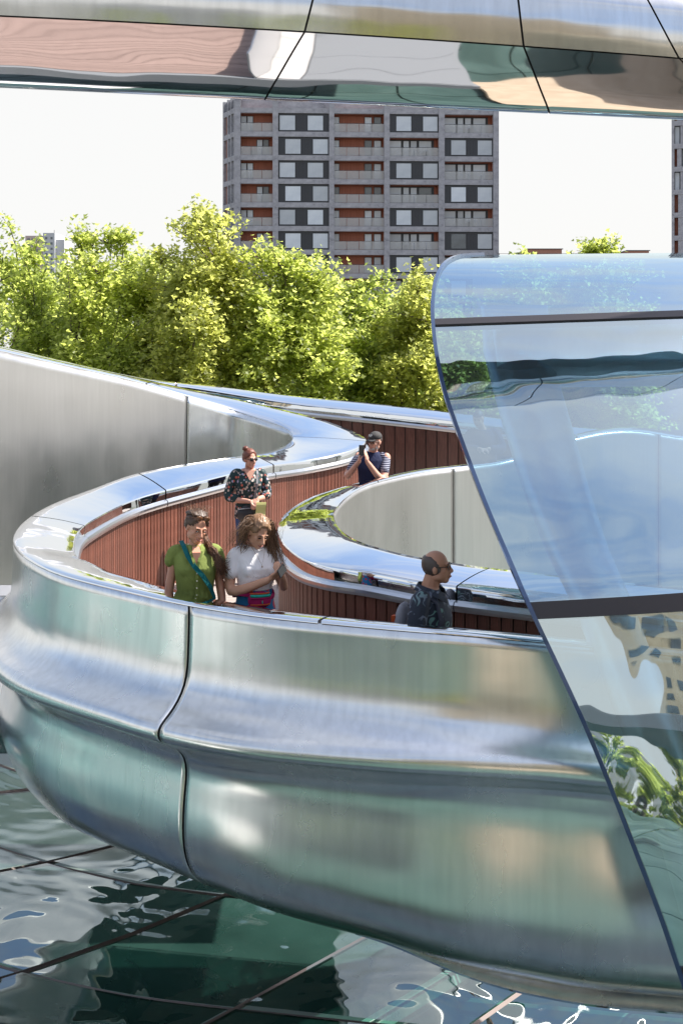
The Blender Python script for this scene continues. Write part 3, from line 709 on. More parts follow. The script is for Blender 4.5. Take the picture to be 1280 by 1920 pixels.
def tree(px, d, py_top, rx_, ry_, zlow, label, ntw, lm, lpt=118, leaf=.15, spires=5, k_=1.75):
    if k_ != 1: zlow = ZC-(ZC-zlow)*k_; d *= k_; rx_ *= k_; ry_ *= k_
    leaf *= k_**.42
    x = (px-640)/F*d; top = ZC-(py_top-HY)/F*d; zc = (top+zlow)/2; rz = (top-zlow)/2
    root = empty('plane_tree', (x, d, 0), 0, label, 'tree', None)
    tk = MB(); tk.tube(limb_path((0, 0, 0), (0, 0, zc-rz*.45), 0, 8), list(np.linspace(.34*k_**.5, .22*k_**.5, 8)), 9); tk.build('trunk', M['bark'], root, smooth=True)
    lb = MB(); limbs = []
    for k in range(11):
        a = 2*math.pi*k/11+rng.uniform(-.3, .3); e = rng.uniform(.1, 1.2)
        q = np.array([math.cos(a)*math.cos(e)*rx_*.75, math.sin(a)*math.cos(e)*ry_*.75, zc+math.sin(e)*rz*.78])
        path = limb_path((0, 0, zc-rz*rng.uniform(.45, .6)), q, .2, 8); lb.tube(path, list(np.linspace(.13, .035, 8)), 6, False); limbs += path[2:]
    LP = np.array([tuple(v) for v in limbs])
    tips = []
    def add_twig(tip, base, nl, spread):
        path = limb_path(base, tip, -.1, 4); lb.tube(path, [.04, .03, .02, .01], 3, False)
        P = np.array([tuple(v) for v in path]); ts = rng.uniform(.25, 1.05, nl)*3; i = np.clip(ts.astype(int), 0, 2); u = (ts-i)[:, None]
        base_ = P[i]*(1-u)+P[i+1]*u; tips.append(base_+rng.normal(size=(nl, 3))*spread)
    for k in range(ntw):
        v = rng.normal(size=3); v /= np.linalg.norm(v); rr = rng.uniform(.35, 1.0)**.45
        if v[1] > .3 and rng.random() < .5: v[1] = -v[1]
        lump = 1+.13*math.sin(v[0]*7+px)+.10*math.sin(v[2]*9+v[1]*5+px*.3)
        tip = np.array([v[0]*rx_, v[1]*ry_, v[2]*rz])*rr*lump+np.array([0, 0, zc])
        dd = LP-tip; j = np.argmin((dd**2).sum(1)); base = tip+(LP[j]-tip)*min(1, 1.3*k_/max(.1, np.linalg.norm(LP[j]-tip)))
        add_twig(tip, base, lpt, .14*k_)
    for k in range(spires):   # shoots that stand clear of the crown
        a = rng.uniform(0, 2*math.pi); r0 = rng.uniform(0, .65); bx_, by_ = math.cos(a)*r0*rx_, math.sin(a)*r0*ry_*.6
        zb = zc+rz*math.sqrt(max(0, 1-r0*r0))*.9; hgt = rng.uniform(.4, 1.25)
        add_twig(np.array([bx_+rng.normal()*.2, by_, zb+hgt]), np.array([bx_*.9, by_*.9, zb-.5]), 75, .16)
        for s_ in range(3):
            z_ = zb+hgt*rng.uniform(.2, .8); add_twig(np.array([bx_+rng.normal()*.7, by_+rng.normal()*.4, z_+.45]), np.array([bx_, by_, z_-.15]), 40, .15)
    lb.build('branches', M['bark'], root, 'stuff', True)
    me = leaves_mesh('crown', np.concatenate(tips), leaf); o = link('crown', me, M['leaf'][lm], root, 'stuff')
    return root
tree(20, 33, 472, 2.9, 2.8, 9.5, 'leafy plane tree at the left edge of the picture', 430, 1, spires=6)
tree(205, 32, 432, 1.9, 2.4, 9.6, 'plane tree with twin leafy tips below the open sky at left', 420, 0, spires=7)
tree(385, 31, 398, 1.75, 2.4, 9.6, 'tallest plane tree whose top stands left of the tower', 470, 2, spires=7)
tree(525, 31, 482, 1.9, 2.4, 9.6, 'plane tree covering the foot of the tower', 420, 0, spires=6)
tree(665, 33, 540, 2.0, 2.3, 9.6, 'lower rounded plane tree before the middle of the tower', 400, 1, spires=5)
tree(800, 32, 535, 1.9, 2.4, 9.6, 'plane tree beside the rounded end of the glass canopy', 400, 2, spires=6)
tree(1000, 35, 500, 3.0, 2.4, 9.4, 'plane tree seen mostly through the glass canopy', 380, 1, spires=4)
tree(1120, 33, 466, 1.6, 2.0, 9.4, 'plane tree with thin shoots rising above the canopy roof', 260, 0, spires=12)
tree(100, 38, 500, 3.4, 2.6, 9.0, 'shaded plane tree filling the gap behind the left trees', 380, 1, spires=4)
tree(300, 38, 490, 3.0, 2.6, 9.0, 'plane tree in the second row between two taller crowns', 360, 1, spires=4)
tree(600, 38, 535, 3.4, 2.6, 9.0, 'plane tree in the second row before the tower', 380, 1, spires=4)
tree(780, 39, 530, 3.0, 2.6, 9.0, 'plane tree in the second row behind the canopy edge', 340, 0, spires=4)

# trees on the quay behind the photographer, mirrored in the steel
for i, (x_, d_, h_, lb_) in enumerate(((-16, -30, -.5, 'broad plane tree on the quay behind the terrace, left of the pair'), (-6, -33, .3, 'plane tree on the quay behind the terrace, middle one'), (2.5, -31, -1.0, 'plane tree on the quay behind the terrace, nearest the beige block'))):
    r_ = tree(640+x_/40*F, 40, HY-h_/40*F, 5, 3.5, 5.5, lb_, 170, i % 3, 50, .34, 2, 1.0); r_.location = (x_, d_, 0)
# ------------------------------------------------------------------ people
def skinmat(name, c):
    m = mat(name, c, .5, 0, .4); m.node_tree.nodes['Principled BSDF'].inputs['Subsurface Weight'].default_value = .12
    m.node_tree.nodes['Principled BSDF'].inputs['Subsurface Radius'].default_value = (.02, .01, .006); m.node_tree.nodes['Principled BSDF'].inputs['Subsurface Scale'].default_value = .5
    N, K, P = nodes(m); ramp(m, noise(m, 9, 3), [(.3, tuple(q*.9 for q in c)), (.7, c)]); return m
SK1 = skinmat('tanned_skin', (.60, .30, .20)); SK2 = skinmat('fair_ruddy_skin', (.66, .36, .27)); SK3 = skinmat('warm_skin', (.56, .29, .19)); SK4 = skinmat('light_warm_skin', (.66, .36, .24))
EYE = mat('dark_eye', (.03, .02, .015), .2); LIP = mat('lip', (.38, .11, .09), .4); TEETH = mat('teeth', (.75, .72, .66), .3); BROW = mat('brow_hair', (.05, .03, .02), .8)
def cloth(name, c, var=.15, rough=.8):
    m = mat(name, c, rough, 0, .2); ramp(m, noise(m, 6, 4), [(.3, tuple(q*(1-var) for q in c)), (.7, tuple(min(1, q*(1+var)) for q in c))]); bump(m, noise(m, 11, 3, (1, 1, .6), .5, 1.0), .6, .02); return m
def voxel(mb, name, m, parent, vox=.007, smooth=3, kind=None):
    me = mesh(name, mb.v, mb.f); bm = bmesh.new(); bm.from_mesh(me); bmesh.ops.remove_doubles(bm, verts=bm.verts, dist=1e-5); bmesh.ops.recalc_face_normals(bm, faces=bm.faces); bm.to_mesh(me); bm.free()
    o = bpy.data.objects.new('tmp', me); COL.objects.link(o)
    r = o.modifiers.new('r', 'REMESH'); r.mode = 'VOXEL'; r.voxel_size = vox; r.use_smooth_shade = True
    s = o.modifiers.new('s', 'SMOOTH'); s.factor = .5; s.iterations = smooth
    dg = bpy.context.evaluated_depsgraph_get(); ev = o.evaluated_get(dg); nm = bpy.data.meshes.new_from_object(ev); nm.name = name
    bpy.data.objects.remove(o); nm.materials.clear(); nm.polygons.foreach_set('use_smooth', [True]*len(nm.polygons))
    return link(name, nm, m, parent, kind)
def V(*a): return Vector(a)
def limb(mb, pts, rad, n=12, flat=None):
    """rounded tapering limb through joints"""
    P = [V(*p) if not isinstance(p, Vector) else p for p in pts]; k = len(P)-1; pp = []; rr = []
    for i in range(k*5+1):
        t = i/5; pp.append(P[min(k, int(round(t)))] if False else crom(P, t)); rr.append(float(np.interp(t, range(k+1), rad)))
    mb.tube(pp, rr, n, flat=flat); mb.ell(pp[0], (rr[0],)*3); mb.ell(pp[-1], (rr[-1],)*3)
def torso(mb, secs, yaw=0):
    """secs: (z, cx, cy, rx, ry)"""
    rings = []
    S2 = []
    for i in range(len(secs)-1):
        for k in range(3): S2.append([lerp(a, b, k/3) for a, b in zip(secs[i], secs[i+1])])
    S2.append(list(secs[-1]))
    for z, cx, cy, rx, ry in S2: rings.append([V(cx+math.cos(a)*rx, cy+math.sin(a)*ry, z) for a in np.linspace(0, 2*math.pi, 25)[:-1]])
    mb.loft(rings)
def headM(c, yaw=0, pitch=0, roll=0, s=1.0):
    piv = Matrix.Translation(V(*c)) @ Matrix.Rotation(R(yaw), 4, 'Z') @ Matrix.Rotation(R(pitch), 4, 'X') @ Matrix.Rotation(R(roll), 4, 'Y') @ Matrix.Scale(1.10, 4, (1, 0, 0))
    return piv @ Matrix.Scale(s, 4)
def head(mb, H, male=False, chin=1.0, nose=1.0):
    w = 1.05 if male else 1.0
    mb.ell((0, .012, .022), (.072*w, .092, .09), H, 20, 14)
    mb.ell((0, -.022, -.035), (.059*w, .066, .078), H, 20, 14)
    mb.ell((0, -.055, -.088), (.030*w, .030, .026), H)
    for s in (-1, 1):
        mb.ell((s*.032, -.055, -.022), (.026, .026, .024), H); mb.ell((s*.046*w, -.01, -.065), (.018, .035, .024), H)
        mb.ell((s*.073*w, .008, -.014), (.008, .019, .031), H); mb.ell((s*.026, -.077, .022), (.026, .012, .008), H)
    mb.tube([H @ V(0, -.084, .016), H @ V(0, -.098*nose, -.006), H @ V(0, -.113*nose, -.029)], [.009, .0105, .014], 8); mb.ell((0, -.109*nose, -.031), (.015, .014, .010), H)
    for s in (-1, 1): mb.ell((s*.012, -.098*nose, -.034), (.008, .012, .008), H)
    mb.ell((0, -.087, -.058), (.022, .013, .0085), H); mb.ell((0, -.085, -.070), (.019, .013, .009), H)
def face(root, H, closed=False, smile=False, glasses=None, brow=True):
    for s in (-1, 1):
        e = MB()
        if closed: e.ell((s*.030, -.0855, .002), (.016, .006, .0055), H, 10, 6); 
        else: e.ell((s*.030, -.0835, .004), (.013, .008, .0065), H, 10, 6)
        e.build('eye', EYE, root, smooth=True)
        if brow:
            e = MB(); e.tube([H @ V(s*.014, -.0905, .022), H @ V(s*.030, -.0895, .0275), H @ V(s*.046, -.078, .021)], [.0028, .0034, .002], 6); e.build('eyebrow', BROW, root)
    e = MB(); e.tube([H @ V(-.025, -.0885, -.061+(.005 if smile else 0)), H @ V(-.012, -.0985, -.0645), H @ V(0, -.101, -.0655), H @ V(.012, -.0985, -.0645), H @ V(.025, -.0885, -.061+(.005 if smile else 0))], [.002, .0042, .0045, .0042, .002], 8)
    e.build('mouth', LIP, root, smooth=True)
    if smile:
        e = MB(); e.tube([H @ V(-.017, -.0925, -.0610), H @ V(0, -.0985, -.0655), H @ V(.017, -.0925, -.0610)], [.002, .0042, .002], 6); e.build('teeth', TEETH, root)
def hand(mb, wr, dr, pn, curl=.6, s=1.0, spread=.012, grip=None):
    """wr: wrist, dr: direction of fingers, pn: palm normal (the side fingers curl to)"""
    wr = V(*wr); d = V(*dr).normalized(); n = V(*pn); n = (n-d*n.dot(d)).normalized(); a = d.cross(n).normalized()
    pc = wr+d*.045*s; Mx = Matrix.Translation(pc) @ Matrix((a, d, n)).transposed().to_4x4(); mb.ell((0, 0, 0), (.040*s, .052*s, .016*s), Mx, 14, 9)
    mb.tube([wr-d*.01, wr+d*.03*s], [.026*s, .028*s], 10, flat=.8)
    for k, (off, ln) in enumerate(((-.029, .070), (-.010, .080), (.010, .075), (.028, .058))):
        p = wr+d*.088*s+a*off*s; ang = 0; pts = [p-d*.02*s]; q = p; 
        for sgm, fr_ in ((.45, .0), (.32, .6), (.26, 1.0)):
            ang += curl*(.7 if sgm == .45 else 1.0); q = q+(d*math.cos(ang)+n*math.sin(ang))*ln*sgm*s; pts.append(q)
        mb.tube(pts, [.0095*s, .0090*s, .0082*s, .0066*s], 8); mb.ell(pts[-1], (.0066*s,)*3, None, 8, 6)
    sgn = -1; p = wr+d*.025*s+a*sgn*.030*s
    pts = [p, p+(d*.6+a*sgn*.75+n*.35).normalized()*.034*s, p+(d*.6+a*sgn*.75+n*.35).normalized()*.034*s+(d*.85+n*.5+a*sgn*.1).normalized()*.030*s, p+(d*.6+a*sgn*.75+n*.35).normalized()*.034*s+(d*.85+n*.5).normalized()*.052*s]
    mb.tube(pts, [.0135*s, .0115*s, .0100*s, .0075*s], 8); mb.ell(pts[-1], (.0075*s,)*3, None, 8, 6)
def hair_cap(H, line, grow=.012, back=.0, m=None, root=None, noise_=.004, name='hair', mb=None):
    """line(d)-> True where hair grows"""
    own = mb is None; mb = mb or MB()
    def fn(d):
        base = 1.0
        if not line(d): return .90
        return 1+grow/.08+noise_/.08*math.sin(d.x*23+d.z*17)*math.sin(d.y*19+d.z*7)
    mb.ell((0, .012, .022), (.074, .095, .092), H, 40, 26, fn)
    if own: return mb.build(name, m, root, smooth=True)
def strands(root, m, roots, n, seedv, gen, name='hair_strands', r=.0022, kind='stuff'):
    random.seed(seedv); mb = MB()
    for i in range(n): 
        pts = gen(i); k = len(pts); mb.tube(pts, [r*(1-.55*j/(k-1)) for j in range(k)], 3, False)
    return mb.build(name, m, root, kind, True)
def hairmat(name, c0, c1):
    m = mat(name, c0, .42, 0, .5); N, K, P = nodes(m); g = N.new('ShaderNodeNewGeometry'); r = N.new('ShaderNodeValToRGB'); r.color_ramp.elements[0].color = (*c0, 1); r.color_ramp.elements[1].color = (*c1, 1)
    K(g.outputs['Random Per Island'], r.inputs[0]); K(r.outputs[0], P.inputs['Base Color']); return m
HB = hairmat('dark_brown_hair', (.035, .018, .012), (.09, .045, .025)); HL = hairmat('light_brown_hair', (.08, .042, .024), (.31, .18, .10)); HR = hairmat('auburn_hair', (.10, .03, .018), (.2, .065, .04)); HG = hairmat('short_grey_brown_hair', (.05, .035, .03), (.10, .075, .065))
DENIM = cloth('blue_denim', (.05, .10, .24)); NAVY = cloth('navy_cotton', (.018, .024, .065)); DARK = cloth('dark_trousers', (.03, .03, .035)); SHOE = mat('dark_shoe', (.02, .02, .022), .5)
def legs(root, m, hip=.93, sh=SHOE, w_=.095, skinm=None):
    mb = MB(); torso(mb, [(hip-.14, 0, 0, .15, .10), (hip-.02, 0, 0, .172, .115), (hip+.07, 0, 0, .155, .105), (hip+.12, 0, 0, .14, .095)])
    for s in (-1, 1): limb(mb, [(s*.09, 0, hip-.08), (s*.10, -.01, .50), (s*.105, .015, .09)], [w_, .062, .052])
    voxel(mb, 'trousers', m, root, .013, 2)
    for s in (-1, 1):
        e = MB(); e.ell((s*.105, -.05, .035), (.045, .13, .035), None, 12, 8); e.ell((s*.105, .01, .06), (.042, .055, .05), None, 12, 8); e.build('shoe', sh, root, smooth=True)
def strip(pts, nrm, w_, th, name, m, root):
    """flat strap through points; nrm: outward normals"""
    mb = MB(); rings = []
    for i, p in enumerate(pts):
        t = (pts[min(i+1, len(pts)-1)]-pts[max(0, i-1)]).normalized(); n = nrm[i].normalized(); a = t.cross(n).normalized()
        rings.append([p-a*w_/2-n*th/2, p+a*w_/2-n*th/2, p+a*w_/2+n*th/2, p-a*w_/2+n*th/2])
    mb.loft(rings); return mb.build(name, m, root)
def person(px, d, pyhead, H, rz, label, group=None):
    """head top of a figure H metres tall at this pixel and distance"""
    x = (px-640)/F*d; z = ZC-(pyhead-HY)/F*d-H
    o = empty('person', (x, d, z), R(rz), label, 'person'); o.scale = (.885, .95, 1); return o
# --- woman in green
m = M['green'] = cloth('olive_green_blouse', (.21, .26, .07), .12)
p = person(366, 9.45, 955, 1.68, 10, 'smiling woman in olive green sleeveless blouse with teal shoulder strap')
H = headM((.01, -.035, 1.555), 22, 20, 8)
mb = MB(); head(mb, H); limb(mb, [(0, .02, 1.38), (.005, -.002, 1.50)], [.052, .050]); torso(mb, [(.95, 0, 0, .15, .10), (1.08, 0, 0, .125, .09), (1.25, 0, -.01, .15, .105), (1.36, 0, .01, .15, .085), (1.42, 0, .015, .075, .06)])
for s in (-1, 1):
    limb(mb, [(s*.160, .01, 1.355), (s*.212, .02, 1.10), (s*.235, -.03, .87)], [.044, .038, .028]); hand(mb, (s*.235, -.035, .85), (0, -.1, -1), (-s, 0, 0), .35)
voxel(mb, 'body', SK1, p, .0065)
mb = MB(); torso(mb, [(.84, 0, 0, .19, .13), (.95, 0, 0, .178, .125), (1.07, 0, -.003, .150, .112), (1.18, 0, -.015, .165, .13), (1.26, 0, -.022, .176, .138), (1.34, 0, -.005, .178, .115), (1.395, 0, .01, .135, .085), (1.42, 0, .02, .088, .066)])
for s in (-1, 1):
    mb.ell((s*.075, -.085, 1.245), (.07, .055, .062)); limb(mb, [(s*.10, .01, 1.372), (s*.172, .012, 1.362), (s*.205, .012, 1.305)], [.055, .056, .050])
for k in range(9): a = R(200+k*18); limb(mb, [(math.cos(a)*.125, math.sin(a)*.10-.01, 1.30), (math.cos(a)*.145, math.sin(a)*.112, 1.1), (math.cos(a)*.178, math.sin(a)*.125, .86)], [.008, .011, .016])
voxel(mb, 'blouse', M['green'], p, .0075, 2)
e = MB(); e.add([V(-.034, -.155, 1.385), V(.036, -.155, 1.385), V(.003, -.1665, 1.27), V(-.03, -.09, 1.42), V(.03, -.09, 1.42)], [(0, 2, 1), (0, 1, 4, 3)]); e.build('open_collar_skin', SK1, p)
for s in (-1, 1):
    strip([V(s*.055, -.06, 1.43), V(s*.045, -.135, 1.39), V(s*.02, -.168, 1.32), V(.003, -.175, 1.265)], [V(0, -1, .4)]*4, .022, .008, 'collar', M['green'], p)
strip([V(.004, -.172, 1.27), V(.004, -.168, 1.2), V(.004, -.128, 1.08), V(.004, -.135, .95), V(.004, -.14, .86)], [V(0, -1, 0)]*5, .024, .006, 'placket', M['green'], p)
BTN = mat('pale_button', (.6, .58, .45), .4)
for k in range(7):
    z = 1.235-k*.055; y = float(np.interp(z, [.86, .95, 1.08, 1.2, 1.27], [-.145, -.140, -.133, -.173, -.177])); e = MB(); e.ell((.004, y, z), (.0065, .004, .0065), None, 8, 6); e.build('button', BTN, p)
TEAL = cloth('teal_webbing', (.008, .12, .13), .08)
pts = [V(-.115, .03, 1.445), V(-.10, -.07, 1.425), V(-.07, -.135, 1.36), V(-.02, -.178, 1.29), V(.05, -.178, 1.22), V(.115, -.145, 1.13), V(.155, -.09, 1.04), V(.175, .0, .97)]
strip(pts, [V(-.1, 0, 1), V(-.1, -.6, .8), V(-.1, -1, .3), V(0, -1, 0), V(.2, -1, 0), V(.6, -1, 0), V(.9, -.5, 0), V(1, 0, 0)], .036, .006, 'shoulder_strap', TEAL, p)
hair_cap(H, lambda d: (d.z > .74-1.25*max(0, abs(d.x)-.30)) if d.y < -.12 else d.z > -.5, .014, m=HB, root=p, noise_=.007)
e = MB()
for k in range(26):
    a = random.uniform(-1, 1); e.tube([H @ V(a*.06, -.06+abs(a)*.03, .105), H @ V(a*.075, .0, .128-abs(a)*.02), H @ V(a*.08, .07, .10-abs(a)*.02), H @ V(a*.04, .112, .03)], [.009, .013, .012, .008], 6)
voxel(e, 'swept_back_hair', HB, p, .006, 1)
def pg(i):
    u = random.random(); r = .035; x0 = random.gauss(0, .012)
    return [H @ V(.03+x0, .10, -.03), V(.075+x0, .06, 1.475), V(.105+random.gauss(0, r*.4), -.02, 1.425+random.gauss(0, .008)), V(.135+random.gauss(0, r*.5), -.09, 1.385+random.gauss(0, .012)), V(.17+random.gauss(0, r*.5), -.12, 1.33+random.gauss(0, .02)), V(.205+random.gauss(0, r*.6), -.11, 1.275+random.gauss(0, .03)), V(.235+random.gauss(0, r*.8), -.09, 1.23+random.gauss(0, .04))]
strands(p, hairmat('chestnut_hair', (.05, .022, .012), (.22, .10, .05)), None, 200, 3, pg, 'ponytail', .0030)
strands(p, HL, None, 70, 5, lambda i: (lambda a, b: [H @ V(a*.075, b*.06, .10), H @ V(a*.085+random.gauss(0, .01), b*.07+.02, .125+random.random()*.025), H @ V(a*.10+random.gauss(0, .02), .05+random.random()*.05, .12+random.gauss(0, .02))])(random.uniform(-1, 1), random.uniform(-1, 1)), 'flyaway_hair', .0012)
face(p, H, closed=True, smile=True)
TORT = mat('tortoiseshell_frame', (.16, .07, .03), .25)
for s in (-1, 1):
    e = MB(); e.ell((s*.033, -.067, .098), (.028, .008, .020), H, 16, 8); e.build('sunglass_lens', TORT, p, smooth=True)
    e = MB(); e.tube([H @ V(s*.058, -.065, .1), H @ V(s*.085, .0, .075), H @ V(s*.086, .06, .045)], .003, 6); e.build('sunglass_arm', TORT, p)
legs(p, cloth('olive_trousers', (.08, .09, .05)), .90)
# --- woman in white looking at her phone
WH = cloth('white_tee', (.88, .86, .88), .04)
p = person(478, 9.55, 963, 1.63, 22, 'woman in white tee and bright floral skirt looking down at her phone'); pw = p
H = headM((.0, -.080, 1.505), 12, 30, 6, .98)
mb = MB(); head(mb, H, nose=1.03); limb(mb, [(0, .02, 1.34), (0, -.03, 1.455)], [.052, .050]); torso(mb, [(.93, 0, 0, .15, .10), (1.06, 0, 0, .125, .09), (1.22, 0, -.01, .15, .105), (1.33, 0, .01, .15, .085), (1.39, 0, .015, .075, .06)])
rw = (.015, -.265, 1.175); lw = (.155, -.25, 1.185)
limb(mb, [(-.165, .01, 1.33), (-.215, -.015, 1.075), rw], [.054, .044, .027]); limb(mb, [(.165, .01, 1.33), (.235, -.04, 1.09), lw], [.054, .042, .026])
hand(mb, (.022, -.272, 1.185), (.75, -.35, .45), (.2, .6, .8), .55, .95); hand(mb, (.15, -.258, 1.195), (-.5, -.45, .6), (-.2, .8, .5), .7, .95)
voxel(mb, 'body', SK4, p, .0065)
mb = MB(); torso(mb, [(1.07, 0, 0, .150, .108), (1.10, 0, -.003, .148, .112), (1.16, 0, -.015, .162, .13), (1.24, 0, -.022, .170, .136), (1.31, 0, -.005, .175, .112), (1.365, 0, .01, .14, .085), (1.392, 0, .018, .082, .065)])
for s in (-1, 1):
    mb.ell((s*.072, -.088, 1.22), (.07, .055, .062)); limb(mb, [(s*.12, .01, 1.345), (s*.175, .008, 1.315), (s*.215, .0, 1.215)], [.056, .064, .066])
voxel(mb, 'tee_shirt', WH, p, .0075, 2)
e = MB(); e.tube([V(math.sin(a)*.066, .0-math.cos(a)*.085*(1 if math.cos(a) > 0 else .5), 1.395-.028*max(0, math.cos(a))) for a in np.linspace(-math.pi, math.pi, 25)], .0055, 6); e.build('neckband', WH, p)
CH = mat('thin_necklace', (.35, .25, .18), .3, .8)
e = MB(); e.tube([V(-.06, -.075, 1.40), V(-.03, -.13, 1.34), V(0.005, -.163, 1.27), V(.035, -.13, 1.34), V(.06, -.075, 1.40)], .0018, 5); e.ell((.005, -.166, 1.26), (.006, .004, .009)); e.build('necklace', CH, p)
LACE = mat('pale_lettered_print', (.62, .58, .57), .8)
random.seed(8); e = MB()
for row in range(3):
    x = -.085
    while x < .085:
        h = random.uniform(.008, .018); z = 1.175-row*.028; y = -.153+abs(x)**2*3.0
        e.tube([V(x, y, z), V(x+.005, y-.001, z+h), V(x+.010, y, z+.002), V(x+.014, y-.001, z+h*.7)], .0016, 4, False); x += .018
e.build('chest_lettering', LACE, p)
# skirt with flowers
m = M['skirt'] = mat('blue_floral_skirt', (.01, .16, .36), .75)
N, K, P = nodes(m); vo = N.new('ShaderNodeTexVoronoi'); vo.inputs['Scale'].default_value = 11; K(coords(m), vo.inputs['Vector'])
r1 = ramp(m, vo.outputs['Distance'], [(.34, (1, 1, 1)), (.42, (0, 0, 0))], None); r2 = N.new('ShaderNodeValToRGB'); r2.color_ramp.interpolation = 'CONSTANT'
for q, (a, c) in zip([r2.color_ramp.elements[0], r2.color_ramp.elements[1], r2.color_ramp.elements.new(.6), r2.color_ramp.elements.new(.8)], ((0, (.5, .03, .06)), (.35, (.02, .18, .06)), (.6, (.6, .09, .05)), (.8, (.35, .2, .5)))): q.position = a; q.color = (*c, 1)
K(vo.outputs['Color'], r2.inputs[0]); mx = N.new('ShaderNodeMix'); mx.data_type = 'RGBA'; mx.inputs[6].default_value = (.005, .15, .34, 1); K(r1, mx.inputs[0]); K(r2.outputs[0], mx.inputs[7]); K(mx.outputs[2], P.inputs['Base Color'])
mb = MB(); torso(mb, [(.45, 0, 0, .24, .19), (.75, 0, 0, .205, .15), (.88, 0, 0, .187, .135), (.97, 0, 0, .166, .122), (1.05, 0, 0, .152, .110), (1.10, 0, 0, .140, .10)]); voxel(mb, 'skirt', M['skirt'], p, .01, 2)
for s in (-1, 1):
    e = MB(); limb(e, [(s*.09, 0, .5), (s*.095, 0, .06)], [.05, .04]); e.build('calf', SK4, p, smooth=True); e = MB(); e.ell((s*.095, -.05, .035), (.042, .12, .035)); e.build('shoe', SHOE, p, smooth=True)
# belt bag: separate item worn on the hips
bag = empty('belt_bag', p.location+Vector((.045, -.165, 1.02)), R(18), 'magenta and teal belt bag worn on the floral skirt', 'bag'); bag.scale = (.885, .95, 1)
MG = cloth('magenta_nylon', (.32, .012, .09)); OR = cloth('orange_piping', (.5, .09, .03)); TE = cloth('teal_nylon', (.02, .34, .27))
e = MB(); e.ell((0, 0, 0), (.098, .045, .062), None, 24, 14, lambda d: 1+.12*abs(d.x*d.z)); e.build('bag_body', MG, bag, smooth=True)
for z, mm, nm, r in ((.030, TE, 'teal_stripe', .011), (.046, OR, 'orange_piping', .006), (-.035, OR, 'orange_piping', .005), (.012, MG, 'zip_flap', .006)):
    e = MB(); e.tube([V(x, -.046*math.sqrt(max(0, 1-(x/.1)**2-(z/.08)**2))-.003, z+.006) for x in np.linspace(-.082, .082, 13)], r, 6); e.build(nm, mm, bag)
e = MB(); e.ell((.012, -.048, -.01), (.005, .004, .014)); e.build('zip_pull', TE, bag)
e = MB(); rings_ = [(math.cos(a)*.17-.045*0-.0, math.sin(a)*.128, .02*math.sin(a*2)) for a in np.linspace(0, 2*math.pi, 33)]
e.tube([V(x-.01, y+.155, z+.02) for x, y, z in rings_], .012, 6, False, 1.6); e.build('waist_strap', MG, bag)
def place_phone(loc, rot, label, sz=(.072, .0085, .145)):
    o = empty('phone', loc, 0, label, 'phone'); o.rotation_euler = rot
    b = MB(); b.box(-sz[0]/2, sz[0]/2, -sz[1]/2, sz[1]/2, -sz[2]/2, sz[2]/2); q = b.build('case', mat('black_phone_case', (.015, .015, .017), .25), o); md = q.modifiers.new('b', 'BEVEL'); md.width = .003; md.segments = 2
    b = MB(); b.box(-sz[0]/2+.004, sz[0]/2-.004, sz[1]/2, sz[1]/2+.0006, -sz[2]/2+.006, sz[2]/2-.006); b.build('screen', mat('phone_screen', (.02, .025, .03), .06), o)
    b = MB(); b.ell((-.02, -sz[1]/2, .05), (.009, .002, .009), None, 10, 6); b.build('camera_lens', M['joint'], o); return o
Mw = Matrix.Translation(p.location) @ Matrix.Rotation(p.rotation_euler.z, 4, 'Z')
place_phone(Mw @ V(.095, -.335, 1.255), (R(-48), R(66), R(20)), 'black phone held low in both hands by the woman in white', (.062, .0085, .125))
hair_cap(H, lambda d: (d.z > .60-1.1*max(0, abs(d.x)-.30)+(.05 if d.x<0 else 0)) if d.y < -.12 else d.z > -.6, .015, m=HL, root=p, noise_=.009)
def curls(sgn, n, length, sd):
    random.seed(sd)
    def g(i):
        ph = random.uniform(0, 6.28); a = random.uniform(.15, 1.0); fr_ = random.uniform(2.2, 4.5); amp = random.uniform(.008, .022); L_ = length*random.uniform(.55, 1.1)
        st = V(sgn*random.uniform(.0, .055), random.uniform(-.03, .09), .10+random.uniform(-.02, .01)); pts = []
        ox = random.uniform(.0, .16) if sgn > 0 else random.uniform(-.03, .06); oy = random.uniform(-.15, .05)
        for k in range(11):
            t = k/10; wv = math.sin(ph+t*fr_*6.28/1.6)*amp*t
            q = V(st.x+sgn*((.062 if sgn > 0 else .045)*math.sin(min(1, t*4)*1.5)+ox*t)+wv, st.y+(oy*t*t if sgn > 0 else abs(oy)*.5*t)+.02*min(1, t*3)+math.cos(ph+t*fr_*4)*amp*t, st.z-.01-(L_*t**1.15)+.025*math.sin(min(1, t*4)*3.1))
            pts.append(H @ q if t < .01 else (Mh @ q))
        return pts
    return g
Mh = headM((.0, -.075, 1.505), 10, 8, 2, .98)
strands(p, HL, None, 330, 11, curls(1, 0, .46, 11), 'long_curls', .0036); strands(p, HL, None, 110, 12, curls(-1, 0, .27, 12), 'side_curls', .0034)
strands(p, HL, None, 55, 13, lambda i: (lambda s, a: [H @ V(s*.06, random.uniform(-.03, .06), .08), H @ V(s*(.10+.03*a), random.uniform(-.04, .06), .07+random.gauss(0, .03)), H @ V(s*(.15+.09*a)+random.gauss(0, .02), random.uniform(-.05, .05), -.02+random.gauss(0, .07)), H @ V(s*(.17+.12*a)+random.gauss(0, .03), random.uniform(-.06, .06), -.09+random.gauss(0, .08))])(random.choice((-1, -1, 1)), random.random()), 'flyaway_hair', .0013)
face(p, H, closed=True, smile=True)
